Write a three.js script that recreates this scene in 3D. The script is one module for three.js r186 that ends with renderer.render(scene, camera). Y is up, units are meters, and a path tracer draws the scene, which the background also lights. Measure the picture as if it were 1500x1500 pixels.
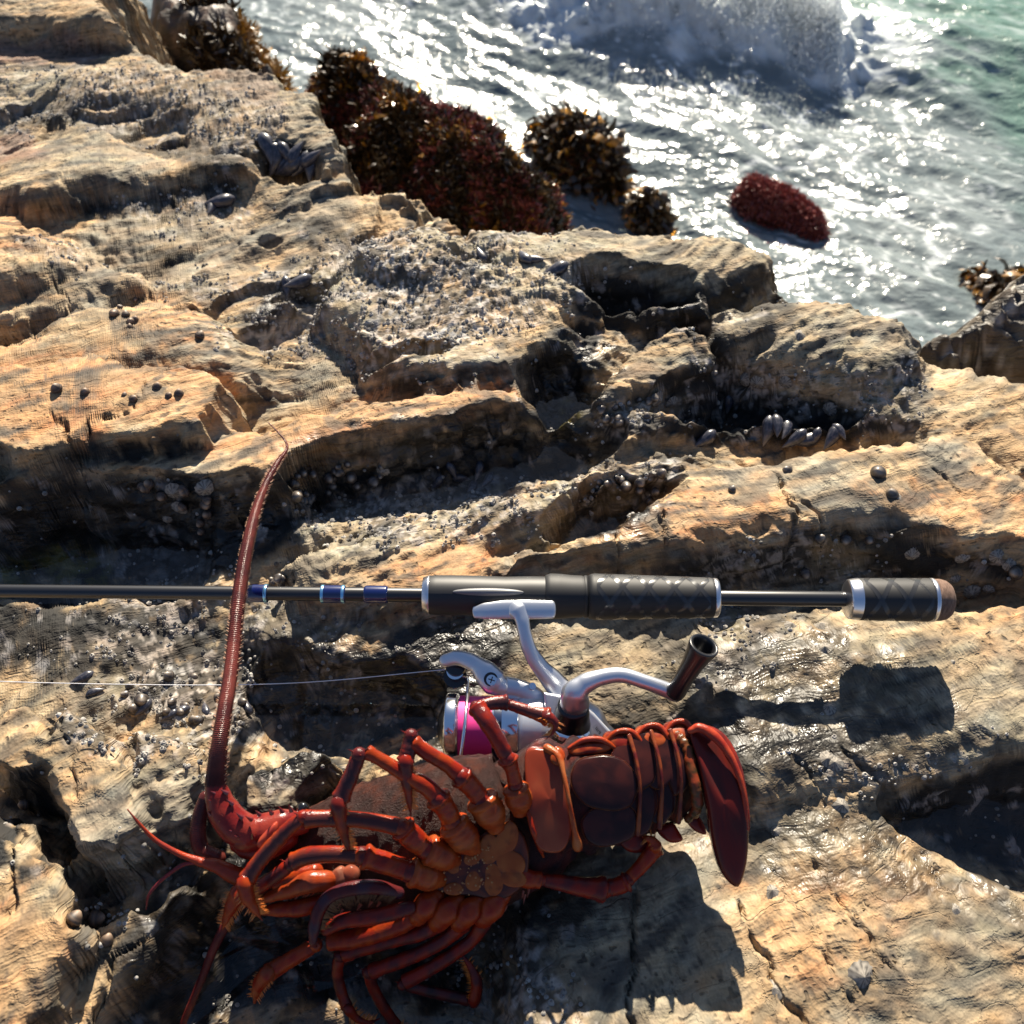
import * as THREE from 'three';
import { mergeGeometries } from 'three/addons/utils/BufferGeometryUtils.js';
import { createNoise2D, createNoise3D } from 'simplex-noise';

// ---------------------------------------------------------------- camera, sky, sun, exposure
const CAM_H = 0.72, PITCH = 52 * Math.PI / 180, FOV = 53;
const scene = new THREE.Scene();
const camera = new THREE.PerspectiveCamera(FOV, 1, 0.02, 2000);
camera.position.set(0, CAM_H, 0);
camera.rotation.set(-PITCH, 0, 0);
camera.focus = 0.80; camera.userData.fStop = 9.5;
const SUN_EL = 29 * Math.PI / 180, SUN_AZ = 3.5 * Math.PI / 180;
const sunDir = new THREE.Vector3(Math.sin(SUN_AZ) * Math.cos(SUN_EL), Math.sin(SUN_EL), -Math.cos(SUN_AZ) * Math.cos(SUN_EL));
{ // clear late-afternoon sky, computed: blue overhead, pale towards the horizon, brighter air round the sun
  const W = 512, H = 256, d = new Float32Array(W * H * 4);
  for (let j = 0; j < H; j++) for (let i = 0; i < W; i++) {
    const el = ((j + 0.5) / H - 0.5) * Math.PI, az = ((i + 0.5) / W - 0.5) * 2 * Math.PI;
    const x = Math.cos(el) * Math.cos(az), y = Math.sin(el), z = Math.cos(el) * Math.sin(az);
    const t = Math.pow(1 - Math.max(0, y), 3.0), c = Math.max(0, x * sunDir.x + y * sunDir.y + z * sunDir.z);
    const g = 0.13 * Math.pow(c, 8) + 0.5 * Math.pow(c, 60), k = (j * W + i) * 4;
    d[k] = 0.036 + 0.13 * t + g; d[k + 1] = 0.066 + 0.14 * t + g * 0.96; d[k + 2] = 0.135 + 0.135 * t + g * 0.88; d[k + 3] = 1;
  }
  const sky = new THREE.DataTexture(d, W, H, THREE.RGBAFormat, THREE.FloatType);
  sky.mapping = THREE.EquirectangularReflectionMapping; sky.magFilter = THREE.LinearFilter; sky.needsUpdate = true;
  scene.background = sky; scene.environment = sky;
}
const sun = new THREE.DirectionalLight(new THREE.Color(1.0, 0.90, 0.74), 5.0);
sun.position.copy(sunDir).multiplyScalar(6); sun.target.position.set(0, 0, -0.6);
sun.castShadow = true; sun.shadow.mapSize.set(4096, 4096);
Object.assign(sun.shadow.camera, { left: -3, right: 3, top: 3, bottom: -3, near: 0.5, far: 14 });
scene.add(sun, sun.target);
const renderer = new THREE.WebGLRenderer({ antialias: true });
renderer.setSize(1024, 1024); renderer.toneMapping = THREE.LinearToneMapping; renderer.toneMappingExposure = 2.55;
renderer.shadowMap.enabled = true;

// ---------------------------------------------------------------- helpers
let seed = 20240611;
const rnd = () => { seed |= 0; seed = seed + 0x6D2B79F5 | 0; let t = Math.imul(seed ^ seed >>> 15, 1 | seed); t = t + Math.imul(t ^ t >>> 7, 61 | t) ^ t; return ((t ^ t >>> 14) >>> 0) / 4294967296; };
const n2 = createNoise2D(rnd), n3 = createNoise3D(rnd);
const V = (x, y, z) => new THREE.Vector3(x, y, z), clamp = (x, a, b) => x < a ? a : x > b ? b : x, lerp = (a, b, t) => a + (b - a) * t;
const sst = (a, b, x) => { const t = clamp((x - a) / (b - a), 0, 1); return t * t * (3 - 2 * t); };
const F = 750 / Math.tan(FOV * Math.PI / 360), CP = Math.cos(PITCH), SP = Math.sin(PITCH);
const ray = (px, py) => { const x = (px - 750) / F, y = -(py - 750) / F; return [x, y * CP - SP, -y * SP - CP]; };
// the point seen at a pixel of the photograph (1500 wide) where it lies at world height y
const P = (px, py, y = 0) => { const r = ray(px, py), t = (y - CAM_H) / r[1]; return V(r[0] * t, y, r[2] * t); };
const used = {};
const numbered = (n) => { const k = used[n] = (used[n] ?? -1) + 1; return k ? n + '_' + String(k).padStart(3, '0') : n; };
function tag(o, label, category, group, kind) { if (label) o.userData.label = label; if (category) o.userData.category = category; if (group) o.userData.group = group; if (kind) o.userData.kind = kind; return o; }
function mesh(name, geo, mat, parent) {
  const m = new THREE.Mesh(geo, mat); m.name = parent ? name : numbered(name); m.castShadow = m.receiveShadow = true;
  (parent ?? scene).add(m); return m;
}
function thing(name, label, category, group) { const g = new THREE.Group(); g.name = numbered(name); scene.add(g); return tag(g, label, category, group); }
const std = (c, roughness = 0.8, o = {}) => { const { ...rest } = o; const m = new THREE.MeshPhysicalMaterial({ roughness, ...rest }); m.color.setRGB(...c); return m; };
function fbm2(x, y, o) { let s = 0, a = 0.5; for (let i = 0; i < o; i++) { s += a * n2(x, y); x = x * 2.03 + 7.1; y = y * 2.03 - 3.7; a *= 0.5; } return s; }
function fbm3(x, y, z, o) { let s = 0, a = 0.5; for (let i = 0; i < o; i++) { s += a * n3(x, y, z); x = x * 2.03 + 7.1; y = y * 2.03 - 3.7; z = z * 2.03 + 1.3; a *= 0.5; } return s; }
// signed distance to a closed outline in plan (positive inside)
function polyDist(pl, x, z) {
  let d2 = 1e9, inside = false;
  for (let i = 0, n = pl.length, j = n - 1; i < n; j = i++) {
    const ax = pl[i][0], az = pl[i][1], bx = pl[j][0], bz = pl[j][1], ex = bx - ax, ez = bz - az, wx = x - ax, wz = z - az;
    const t = clamp((wx * ex + wz * ez) / (ex * ex + ez * ez), 0, 1), qx = wx - ex * t, qz = wz - ez * t, q = qx * qx + qz * qz;
    if (q < d2) d2 = q;
    if ((az > z) !== (bz > z) && x < (bx - ax) * (z - az) / (bz - az) + ax) inside = !inside;
  }
  return inside ? Math.sqrt(d2) : -Math.sqrt(d2);
}
const plan = (pts, y) => { // smoothed plan outline of a traced outline
  const c = new THREE.CatmullRomCurve3(pts.map(([a, b, h]) => P(a, b, h ?? y)), true, 'centripetal');
  return c.getPoints(pts.length * 2).slice(0, -1).map((p) => [p.x, p.z]);
};
const bounds = (pl, m) => { let a = 1e9, b = -1e9, c = 1e9, d = -1e9; for (const [x, z] of pl) { a = Math.min(a, x); b = Math.max(b, x); c = Math.min(c, z); d = Math.max(d, z); } return [a - m, b + m, c - m, d + m]; };
// ---------------------------------------------------------------- the rock shelf: one sheet of bedrock, cut into its ledges
const WATER_Y = -0.75;
const shelf = plan([[150, -120], [165, 0], [185, 45], [215, 75], [300, 92], [380, 100], [440, 120], [478, 165], [510, 238], [560, 262], [660, 300], [720, 318], [930, 324], [1050, 330], [1108, 346], [1150, 405], [1180, 425], [1300, 440], [1345, 470], [1360, 520], [1450, 535], [1600, 560], [2300, 640], [2300, 2600], [-1300, 2600], [-900, -120]], 0);
// each ledge: [name, height of its top at the traced outline, seaward slope of its top, edge softness, outline in photograph pixels]
const LEDGES = [
  ['far', 0.03, -0.05, 0.02, [[-300, -60], [100, -60], [160, -10], [168, 22], [120, 30], [60, 28], [0, 30], [-300, 20]]],
  ['purple', 0.006, 0.05, 0.03, [[-200, 60], [0, 60], [110, 55], [205, 72], [300, 92], [385, 100], [440, 122], [475, 160], [490, 200], [430, 205], [345, 185], [260, 140], [150, 110], [0, 118], [-200, 120]]],
  ['banded', 0.018, 0.12, 0.012, [[-200, 235], [0, 205], [60, 178], [150, 172], [200, 195], [300, 212], [352, 213], [352, 228], [300, 238], [220, 252], [150, 258], [70, 272], [0, 280], [-200, 300]]],
  ['cornerblock', 0.032, 0.10, 0.02, [[-200, 290], [0, 292], [45, 312], [95, 338], [104, 375], [70, 392], [0, 402], [-200, 410]]],
  ['lowband', 0.014, 0.08, 0.012, [[-200, 420], [0, 408], [80, 398], [170, 390], [205, 402], [140, 425], [70, 452], [0, 462], [-200, 480]]],
  ['dome', 0.034, 0.10, 0.03, [[-200, 510], [0, 492], [60, 460], [125, 428], [200, 420], [275, 440], [322, 485], [335, 530], [250, 540], [110, 540], [0, 545], [-200, 550]]],
  ['orange', 0.062, 0.09, 0.009, [[-300, 540], [0, 522], [60, 508], [130, 505], [220, 514], [300, 520], [341, 540], [338, 560], [312, 590], [298, 612], [255, 630], [140, 640], [88, 640], [78, 652], [0, 655], [-300, 670]]],
  ['long', 0.044, 0.13, 0.014, [[-300, 715], [0, 680], [110, 668], [250, 640], [330, 605], [400, 600], [520, 560], [600, 545], [720, 534], [765, 556], [776, 600], [740, 606], [665, 618], [600, 650], [520, 672], [440, 672], [390, 690], [280, 697], [150, 700], [60, 712], [0, 726], [-300, 760]]],
  ['ridge', 0.03, 0.10, 0.016, [[540, 480], [600, 455], [700, 430], [800, 420], [838, 455], [838, 480], [790, 505], [745, 535], [640, 540], [570, 530]]],
  ['crust', 0.022, 0.05, 0.025, [[480, 420], [540, 380], [640, 370], [740, 365], [820, 400], [868, 420], [840, 440], [760, 440], [640, 460], [540, 470]]],
  ['knob', 0.032, 0.1, 0.012, [[530, 345], [600, 325], [660, 335], [655, 370], [610, 388], [550, 385]]],
  ['outer', 0.026, 0.10, 0.02, [[690, 320], [800, 318], [930, 325], [1050, 331], [1108, 348], [1122, 380], [1085, 398], [1040, 400], [1005, 425], [955, 432], [870, 398], [800, 385], [730, 350]]],
  ['island', 0.034, 0.12, 0.009, [[885, 560], [905, 515], [965, 486], [1008, 494], [1016, 530], [985, 553], [925, 574], [882, 575]]],
  ['fan', 0.012, 0.1, 0.014, [[838, 500], [870, 470], [915, 490], [900, 520], [850, 555], [830, 545]]],
  ['rightblock', 0.045, 0.06, 0.03, [[1010, 470], [1060, 455], [1115, 430], [1170, 425], [1240, 434], [1320, 445], [1344, 490], [1335, 515], [1280, 535], [1200, 528], [1120, 520], [1040, 520]]],
  ['rightstep', 0.018, 0.08, 0.02, [[1000, 480], [1040, 500], [1150, 540], [1280, 540], [1335, 540], [1330, 590], [1250, 610], [1130, 600], [1060, 570]]],
  ['lip', 0.014, 0.06, 0.014, [[850, 590], [900, 590], [1000, 575], [1060, 570], [1060, 590], [1000, 605], [930, 640], [870, 625]]],
  ['smoothright', 0.014, 0.02, 0.03, [[1345, 530], [1430, 525], [1500, 545], [1800, 560], [1800, 690], [1500, 680], [1430, 640], [1340, 610]]],
  ['middle', 0.022, 0.10, 0.014, [[430, 815], [520, 775], [640, 745], [720, 712], [850, 690], [905, 665], [960, 643], [1010, 648], [1045, 665], [985, 705], [880, 715], [840, 735], [740, 760], [640, 800], [540, 830], [450, 840]]],
  ['main', 0.042, 0.10, 0.016, [[900, 765], [990, 700], [1080, 648], [1120, 655], [1200, 650], [1290, 628], [1335, 620], [1420, 625], [1480, 670], [1560, 690], [1800, 720], [1800, 840], [1500, 800], [1410, 782], [1300, 762], [1180, 768], [1100, 788], [1000, 800], [900, 806], [800, 812], [745, 812], [725, 795], [800, 788]]],
  ['orangeknoll', 0.02, 0.10, 0.02, [[460, 850], [560, 830], [620, 790], [700, 778], [740, 800], [750, 830], [700, 850], [600, 870], [500, 872]]],
  ['underrod', 0.0, 0.05, 0.03, [[380, 920], [470, 885], [640, 895], [900, 890], [1000, 900], [1050, 930], [1000, 1040], [860, 1020], [700, 1000], [560, 960], [430, 960]]],
  ['wetslope', 0.024, 0.06, 0.03, [[1060, 930], [1200, 915], [1380, 900], [1600, 850], [1800, 880], [1800, 1080], [1500, 1100], [1400, 1110], [1290, 1130], [1150, 1150], [1080, 1140], [1050, 1030]]],
  ['bottomright', 0.02, 0.04, 0.022, [[770, 1340], [850, 1275], [960, 1215], [1060, 1195], [1160, 1172], [1260, 1180], [1335, 1212], [1400, 1250], [1500, 1300], [1800, 1400], [1800, 2300], [700, 2300], [740, 1600]]],
  ['wedge', 0.055, 0.10, 0.007, [[338, 1128], [372, 1108], [430, 1090], [464, 1081], [492, 1106], [470, 1130], [410, 1180], [360, 1188]]],
  ['blocka', 0.05, 0.05, 0.005, [[4, 1030], [48, 1016], [56, 1060], [62, 1110], [18, 1124], [-40, 1100]]],
  ['blockb', 0.06, 0.06, 0.006, [[58, 1062], [84, 1010], [130, 1030], [165, 1050], [188, 1130], [208, 1190], [165, 1240], [92, 1236], [76, 1180]]],
  ['blockc', 0.042, 0.05, 0.006, [[168, 1046], [230, 1060], [298, 1112], [300, 1160], [262, 1215], [205, 1165], [190, 1110]]],
  ['blockd', 0.06, 0.03, 0.009, [[-300, 1190], [0, 1188], [40, 1200], [82, 1245], [84, 1320], [95, 1400], [70, 1470], [50, 1540], [30, 2300], [-300, 2300]]],
  ['blocke', 0.025, 0.05, 0.007, [[60, 1560], [110, 1430], [165, 1340], [215, 1330], [245, 1300], [280, 1300], [215, 1400], [150, 1480], [130, 1600]]],
  ['blockf', 0, 0.05, 0.006, [[180, 1330], [220, 1250], [285, 1210], [305, 1260], [260, 1340], [220, 1400]]],
  ['foot', 0.02, 0.0, 0.05, [[-200, 1700], [1500, 1700], [1500, 2600], [-200, 2600]]],
];
// hollows: [depth of the floor, edge softness, outline at y = 0]
const HOLLOWS = [
  [-0.055, 0.02, [[-200, 790], [0, 765], [120, 735], [240, 742], [300, 765], [305, 835], [230, 856], [0, 862], [-200, 870]]],
  [-0.05, 0.014, [[430, 745], [480, 700], [600, 690], [700, 650], [790, 650], [905, 665], [850, 695], [760, 715], [640, 750], [500, 765]]],
  [-0.05, 0.012, [[800, 800], [850, 745], [930, 735], [975, 745], [950, 768], [880, 790]]],
  [-0.045, 0.014, [[770, 590], [800, 560], [850, 560], [880, 590], [850, 625], [800, 630]]],
  [-0.05, 0.016, [[838, 450], [860, 420], [930, 440], [1000, 445], [1010, 470], [970, 485], [890, 480]]],
  [-0.05, 0.014, [[1000, 500], [1020, 500], [1050, 560], [1150, 610], [1240, 640], [1210, 655], [1120, 650], [1080, 645], [1010, 640], [950, 640], [1000, 600], [1030, 580]]],
  [-0.06, 0.02, [[350, 980], [420, 950], [520, 965], [640, 1000], [640, 1060], [520, 1090], [420, 1090], [360, 1060]]],
  [-0.06, 0.02, [[1305, 1185], [1400, 1150], [1520, 1130], [1700, 1150], [1700, 1320], [1500, 1290], [1420, 1245], [1350, 1215]]],
  [-0.07, 0.03, [[250, 1420], [300, 1330], [400, 1300], [640, 1290], [760, 1330], [740, 1450], [720, 1600], [220, 1600]]],
  [-0.04, 0.012, [[335, 480], [380, 455], [440, 430], [470, 435], [430, 470], [370, 495]]],
  [-0.035, 0.01, [[400, 430], [430, 405], [490, 390], [510, 400], [470, 425]]],
  [-0.045, 0.02, [[1010, 850], [1150, 825], [1300, 825], [1500, 860], [1500, 880], [1300, 860], [1160, 860], [1020, 880]]],
  [-0.03, 0.012, [[540, 545], [600, 525], [650, 530], [600, 548]]],
  [-0.05, 0.012, [[380, 205], [440, 215], [470, 240], [440, 258], [390, 240]]],
  [-0.04, 0.012, [[1065, 485], [1100, 455], [1145, 440], [1140, 460], [1090, 490]], 0.075],
];
// joints: thin open cracks, traced on tops of height h
const CRACKS = [
  [0.055, 0.0035, [[1148, 668], [1152, 690], [1165, 712], [1175, 745], [1178, 772]]], [0.055, 0.003, [[1165, 705], [1205, 730], [1225, 755], [1240, 772]]],
  [0.055, 0.002, [[1378, 655], [1400, 680], [1430, 700]]], [0.04, 0.0025, [[968, 745], [972, 780], [975, 812]]], [0.05, 0.002, [[900, 765], [908, 790], [912, 806]]],
  [0.088, 0.003, [[55, 570], [80, 590], [75, 605], [90, 620], [80, 640]]], [0.088, 0.002, [[195, 520], [195, 545], [180, 560]]], [0.088, 0.0035, [[108, 590], [112, 578], [140, 572], [170, 568]]],
  [0.03, 0.003, [[930, 1290], [932, 1360], [930, 1420], [928, 1500]]], [0.03, 0.0018, [[1200, 1245], [1260, 1330], [1330, 1420]]], [0.03, 0.0018, [[1170, 1330], [1210, 1360], [1240, 1430], [1255, 1450]]], [0.03, 0.002, [[1205, 1355], [1235, 1340], [1290, 1310]]], [0.03, 0.0022, [[1255, 1450], [1290, 1420], [1330, 1385]]],
  [0.03, 0.003, [[1090, 1300], [1110, 1350], [1140, 1410], [1150, 1450], [1210, 1500]]], [0.008, 0.002, [[1150, 1110], [1210, 1165]]], [0.008, 0.002, [[1230, 1110], [1290, 1160]]], [0.008, 0.002, [[1330, 1060], [1380, 1080], [1440, 1090]]],
  [0.06, 0.003, [[12, 1215], [8, 1260], [10, 1300], [4, 1340]]], [0.055, 0.002, [[85, 1050], [100, 1110], [110, 1160]]], [0.045, 0.003, [[20, 425], [35, 465]]], [0.045, 0.002, [[75, 410], [85, 435]]], [0.07, 0.002, [[30, 325], [65, 365], [75, 392]]],
  [0.035, 0.002, [[398, 1100], [405, 1150]]], [0.03, 0.003, [[120, 1500], [160, 1400], [215, 1370]]],
];
const sectors = LEDGES.map(([name, h, g, w0, pts]) => { const w = w0 * 1.45; const pl = plan(pts, h); return { name, h, g, w, pl, b: bounds(pl, 0.06), zf: Math.max(...pl.map((p) => p[1])), smooth: ['bottomright', 'main', 'orange', 'long', 'smoothright', 'wetslope', 'dome', 'wedge', 'underrod', 'orangeknoll'].includes(name) }; });
const hollows = HOLLOWS.map(([h, w, pts, y], i) => { const pl = plan(pts, y ?? (i > 0 && i < 6 ? -0.024 : 0.0)); return { h, w, pl, b: bounds(pl, 0.06), top: y }; });
const cracks = CRACKS.map(([h, w, pts]) => { const pl = pts.map(([a, b]) => { const p = P(a, b, h); return [p.x, p.z]; }); return { w, pl, b: bounds(pl, 0.02) }; });
function lineDist(pl, x, z) {
  let d2 = 1e9;
  for (let i = 1; i < pl.length; i++) {
    const [ax, az] = pl[i - 1], [bx, bz] = pl[i], ex = bx - ax, ez = bz - az, wx = x - ax, wz = z - az, t = clamp((wx * ex + wz * ez) / (ex * ex + ez * ez), 0, 1), qx = wx - ex * t, qz = wz - ez * t;
    d2 = Math.min(d2, qx * qx + qz * qz);
  }
  return Math.sqrt(d2);
}
// bedding: the strike swings round towards the steep blocks at the bottom-left of the shelf
const steepC = P(140, 1250, 0);
const steepW = (x, z) => sst(0.30, 0.16, Math.hypot(x - steepC.x, z - steepC.z) + 0.04 * n2(x * 9, z * 9));
const sh = (x, z, a = 0.30) => { // bedding coordinates (along, across) for a strike, bent by a slow warp
  const c = Math.cos(a), s = Math.sin(a), wx = 0.05 * n2(x * 2.2 + 3, z * 2.2), wz = 0.04 * n2(x * 2.6 - 9, z * 2.6 + 4), X0 = x - steepC.x, Z0 = z - steepC.z;
  return [X0 * c - Z0 * s + wx, X0 * s + Z0 * c + wz];
};
function laminae(u, v, fr) { // thin beds proud of one another, strongest in patches
  const m = sst(-0.55, 0.4, n2(u * 3 + 20, v * 7)), lv = v * 46 + 1.4 * n2(u * 2.5, v * 10) + 0.3 * n2(u * 12, v * 40), fv = v * 120 + 1.5 * n2(u * 7 + 5, v * 30) + 0.5 * n2(u * 30, v * 70);
  return 0.0036 * fr * m * (saw(lv, 0.28) - 0.5) + 0.0008 * (saw(fv, 0.5) - 0.5) * sst(-0.4, 0.5, n2(u * 9 - 4, v * 20)) + 0.0032 * fr * fbm2(u * 12, v * 22, 3) + 0.0022 * fr * fbm2(u * 45, v * 100, 2);
}
const saw = (t, e) => { const r = t - Math.floor(t), q = 1 - e; return r < q ? r / q : (1 - r) / e; }; // a bed: rises gently, breaks off towards the viewer
let macro = 0;
function height(x, z) {
  const jag = 0.010 * n2(x * 9, z * 9) + 0.005 * n2(x * 27, z * 27) + 0.0025 * n2(x * 70, z * 70);
  let dS = 1; if (z < -0.6) dS = polyDist(shelf, x, z) + jag * 1.3;
  let y = -0.018 + 0.014 * fbm2(x * 4, z * 4, 3);
  const [u, v] = sh(x, z);
  // broad beds stepping down towards the viewer
  const bv = v * 11 + 0.9 * n2(u * 2.5, v * 3) + 0.5 * n2(u * 8, v * 9) + 0.2 * n2(u * 25, v * 25);
  y += 0.013 * sst(0.20, 0.34, Math.hypot(x - steepC.x, z - steepC.z)) * sst(-0.5, 0.5, n2(u * 4 + 7, v * 6)) * (saw(bv, 0.10) - 0.5);
  let sm = 0;
  for (const s of sectors) {
    const b = s.b; if (x < b[0] || x > b[1] || z < b[2] || z > b[3]) continue;
    const d = polyDist(s.pl, x, z) + jag * (s.w < 0.012 ? 0.6 : 1);
    if (d < -0.05) continue;
    const top = s.h + clamp(s.g * (z - s.zf), -0.05, 0.05) + 0.006 * n2(x * 6 + s.h * 90, z * 6);
    const e = 1 - clamp((d + s.w * 0.8) / (s.w * 1.7), 0, 1), t = 1 - e * e * Math.sqrt(e), cand = lerp(y, top, t); if (cand > y) { y = cand; if (s.smooth && t > sm) sm = t; }
  }
  for (const s of hollows) {
    const b = s.b; if (x < b[0] || x > b[1] || z < b[2] || z > b[3]) continue;
    const d = polyDist(s.pl, x, z) + jag * 0.8; if (d < -s.w) continue;
    const fl = s.top !== undefined ? y + s.h : s.h + 0.008 * n2(x * 20, z * 20); if (fl < y) y = lerp(y, fl, sst(-s.w * 0.5, s.w * 1.2, d));
  }
  macro = y; const fr = 1 - 0.5 * sm;
  const sw = steepW(x, z), lam = sw < 1 ? laminae(u, v, fr) : 0; y += sw > 0 ? lerp(lam, 1.6 * laminae(...sh(x, z, 1.05).map((q) => q * 0.42), fr), sw) : lam;
  const rough = sst(0.0, 0.6, n2(x * 3.1 + 40, z * 3.1)); y += 0.004 * fr * rough * fbm2(x * 60, z * 60, 3);
  for (const s of cracks) {
    const b = s.b; if (x < b[0] || x > b[1] || z < b[2] || z > b[3]) continue;
    const d = lineDist(s.pl, x + 0.003 * n2(x * 40, z * 40) + 0.001 * n2(x * 160, z * 160), z + 0.003 * n2(x * 40 + 9, z * 40)), cw = s.w * (0.50 + 0.4 * n2(x * 30 + 5, z * 30)); if (d < cw) y -= s.w * 2.6 * sst(cw, cw * 0.2, d);
  }
  if (dS < 0.02) { const f = 1.1 * Math.pow(sst(0.012, -0.25, dS), 0.8) + 0.12 * sst(0.01, -0.06, dS); y -= f; macro -= f; }
  return y;
}
// plan grid: finest where the shelf is nearest, height sampled finely in z and then spread evenly along each column's profile
const NX = 880, NZ = 1500, NR = 1230, X = new Float64Array(NX), Z0 = 0.22, Z1 = -1.95;
for (let i = 0; i < NX; i++) { const t = i / (NX - 1) * 2 - 1; X[i] = 0.80 * t + 0.35 * Math.pow(t, 7); }
const Zs = new Float64Array(NZ); for (let j = 0; j < NZ; j++) { const t = j / (NZ - 1); Zs[j] = Z0 + (Z1 - Z0) * (0.75 * t + 0.25 * t * t); }
const Hraw = new Float32Array(NX * NZ), Hmac = new Float32Array(NX * NZ);
for (let i = 0; i < NX; i++) for (let j = 0; j < NZ; j++) { Hraw[i * NZ + j] = height(X[i], Zs[j]); Hmac[i * NZ + j] = macro; }
const idx = (arr, v) => { let lo = 0, hi = arr.length - 1, up = arr[hi] > arr[0]; while (hi - lo > 1) { const m = lo + hi >> 1; if ((arr[m] < v) === up) lo = m; else hi = m; } return lo; };
function Hat(x, z) { // built height at a plan point
  const i = clamp(idx(X, x), 0, NX - 2), j = clamp(idx(Zs, z), 0, NZ - 2), a = clamp((x - X[i]) / (X[i + 1] - X[i]), 0, 1), b = clamp((z - Zs[j]) / (Zs[j + 1] - Zs[j]), 0, 1);
  return lerp(lerp(Hraw[i * NZ + j], Hraw[i * NZ + j + 1], b), lerp(Hraw[(i + 1) * NZ + j], Hraw[(i + 1) * NZ + j + 1], b), a);
}
// where the ray through a photograph pixel first meets the rock
function surf(px, py, lift = 0) {
  const r = ray(px, py); let t = (0.16 - CAM_H) / r[1], s = 0.0015;
  for (let k = 0; k < 900; k++, t += s) { const y = CAM_H + r[1] * t; if (y < Hat(r[0] * t, r[2] * t)) break; }
  return V(r[0] * t, CAM_H + r[1] * t + lift, r[2] * t);
}
// tiled grain: colour speckle, fine laminae and relief of weathered sandstone (0.28 m a tile)
const perm = new Uint8Array(512); { const p = [...Array(256).keys()]; for (let i = 255; i > 0; i--) { const j = Math.floor(rnd() * (i + 1)); [p[i], p[j]] = [p[j], p[i]]; } for (let i = 0; i < 512; i++) perm[i] = p[i & 255]; }
function pn(x, y, px, py) { // periodic value noise, -1..1
  const xi = Math.floor(x), yi = Math.floor(y), fx = x - xi, fy = y - yi, ux = fx * fx * (3 - 2 * fx), uy = fy * fy * (3 - 2 * fy);
  const h = (a, b) => perm[(perm[(((a % px) + px) % px) & 255] + ((((b % py) + py) % py) * 37)) & 255] / 127.5 - 1;
  return lerp(lerp(h(xi, yi), h(xi + 1, yi), ux), lerp(h(xi, yi + 1), h(xi + 1, yi + 1), ux), uy);
}
const TS = 1024, grainTex = new Uint8Array(TS * TS * 4), bumpTex = new Uint8Array(TS * TS * 4);
for (let j = 0; j < TS; j++) for (let i = 0; i < TS; i++) {
  const u = i / TS, v = j / TS, w = 0.03 * pn(u * 6, v * 6, 6, 6) + 0.012 * pn(u * 17, v * 17, 17, 17);
  const lam = pn(u * 9, (v + w) * 90, 9, 90) * 0.5 + pn(u * 20, (v + w) * 200, 20, 200) * 0.5;
  let f = 0, a = 0.5, q = 24; for (let k = 0; k < 5; k++) { f += a * pn(u * q, v * q, q, q); a *= 0.62; q *= 2; }
  const sp = pn(u * 250, v * 250, 250, 250), pit = sst(0.55, 0.9, pn(u * 70 + 3, v * 70, 70, 70)) * sst(-0.2, 0.5, pn(u * 5, v * 5, 5, 5));
  const crack = Math.abs(pn(u * 11 + 0.5 * f, (v + w) * 14, 11, 14)), cr = 1 - sst(0.0, 0.035, crack) * 1;
  const c = clamp(205 + 26 * lam + 30 * f + 12 * sp - 60 * pit - 26 * cr, 60, 255), k = (j * TS + i) * 4, warm = 10 * pn(u * 13, v * 30, 13, 30);
  grainTex[k] = clamp(c + warm, 0, 255); grainTex[k + 1] = c; grainTex[k + 2] = clamp(c - warm, 0, 255); grainTex[k + 3] = 255;
  const b = clamp(150 + 24 * lam + 62 * f + 8 * sp - 75 * pit - 40 * cr, 0, 255); bumpTex[k] = bumpTex[k + 1] = bumpTex[k + 2] = b; bumpTex[k + 3] = 255;
}
const dataTex = (d, w, h, srgb) => { const t = new THREE.DataTexture(d, w, h); t.wrapS = t.wrapT = THREE.RepeatWrapping; t.magFilter = THREE.LinearFilter; t.minFilter = THREE.LinearMipmapLinearFilter; if (srgb) t.colorSpace = THREE.SRGBColorSpace; t.needsUpdate = true; return t; };
const grainMap = dataTex(grainTex, TS, TS, true), grainBump = dataTex(bumpTex, TS, TS, false);

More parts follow.
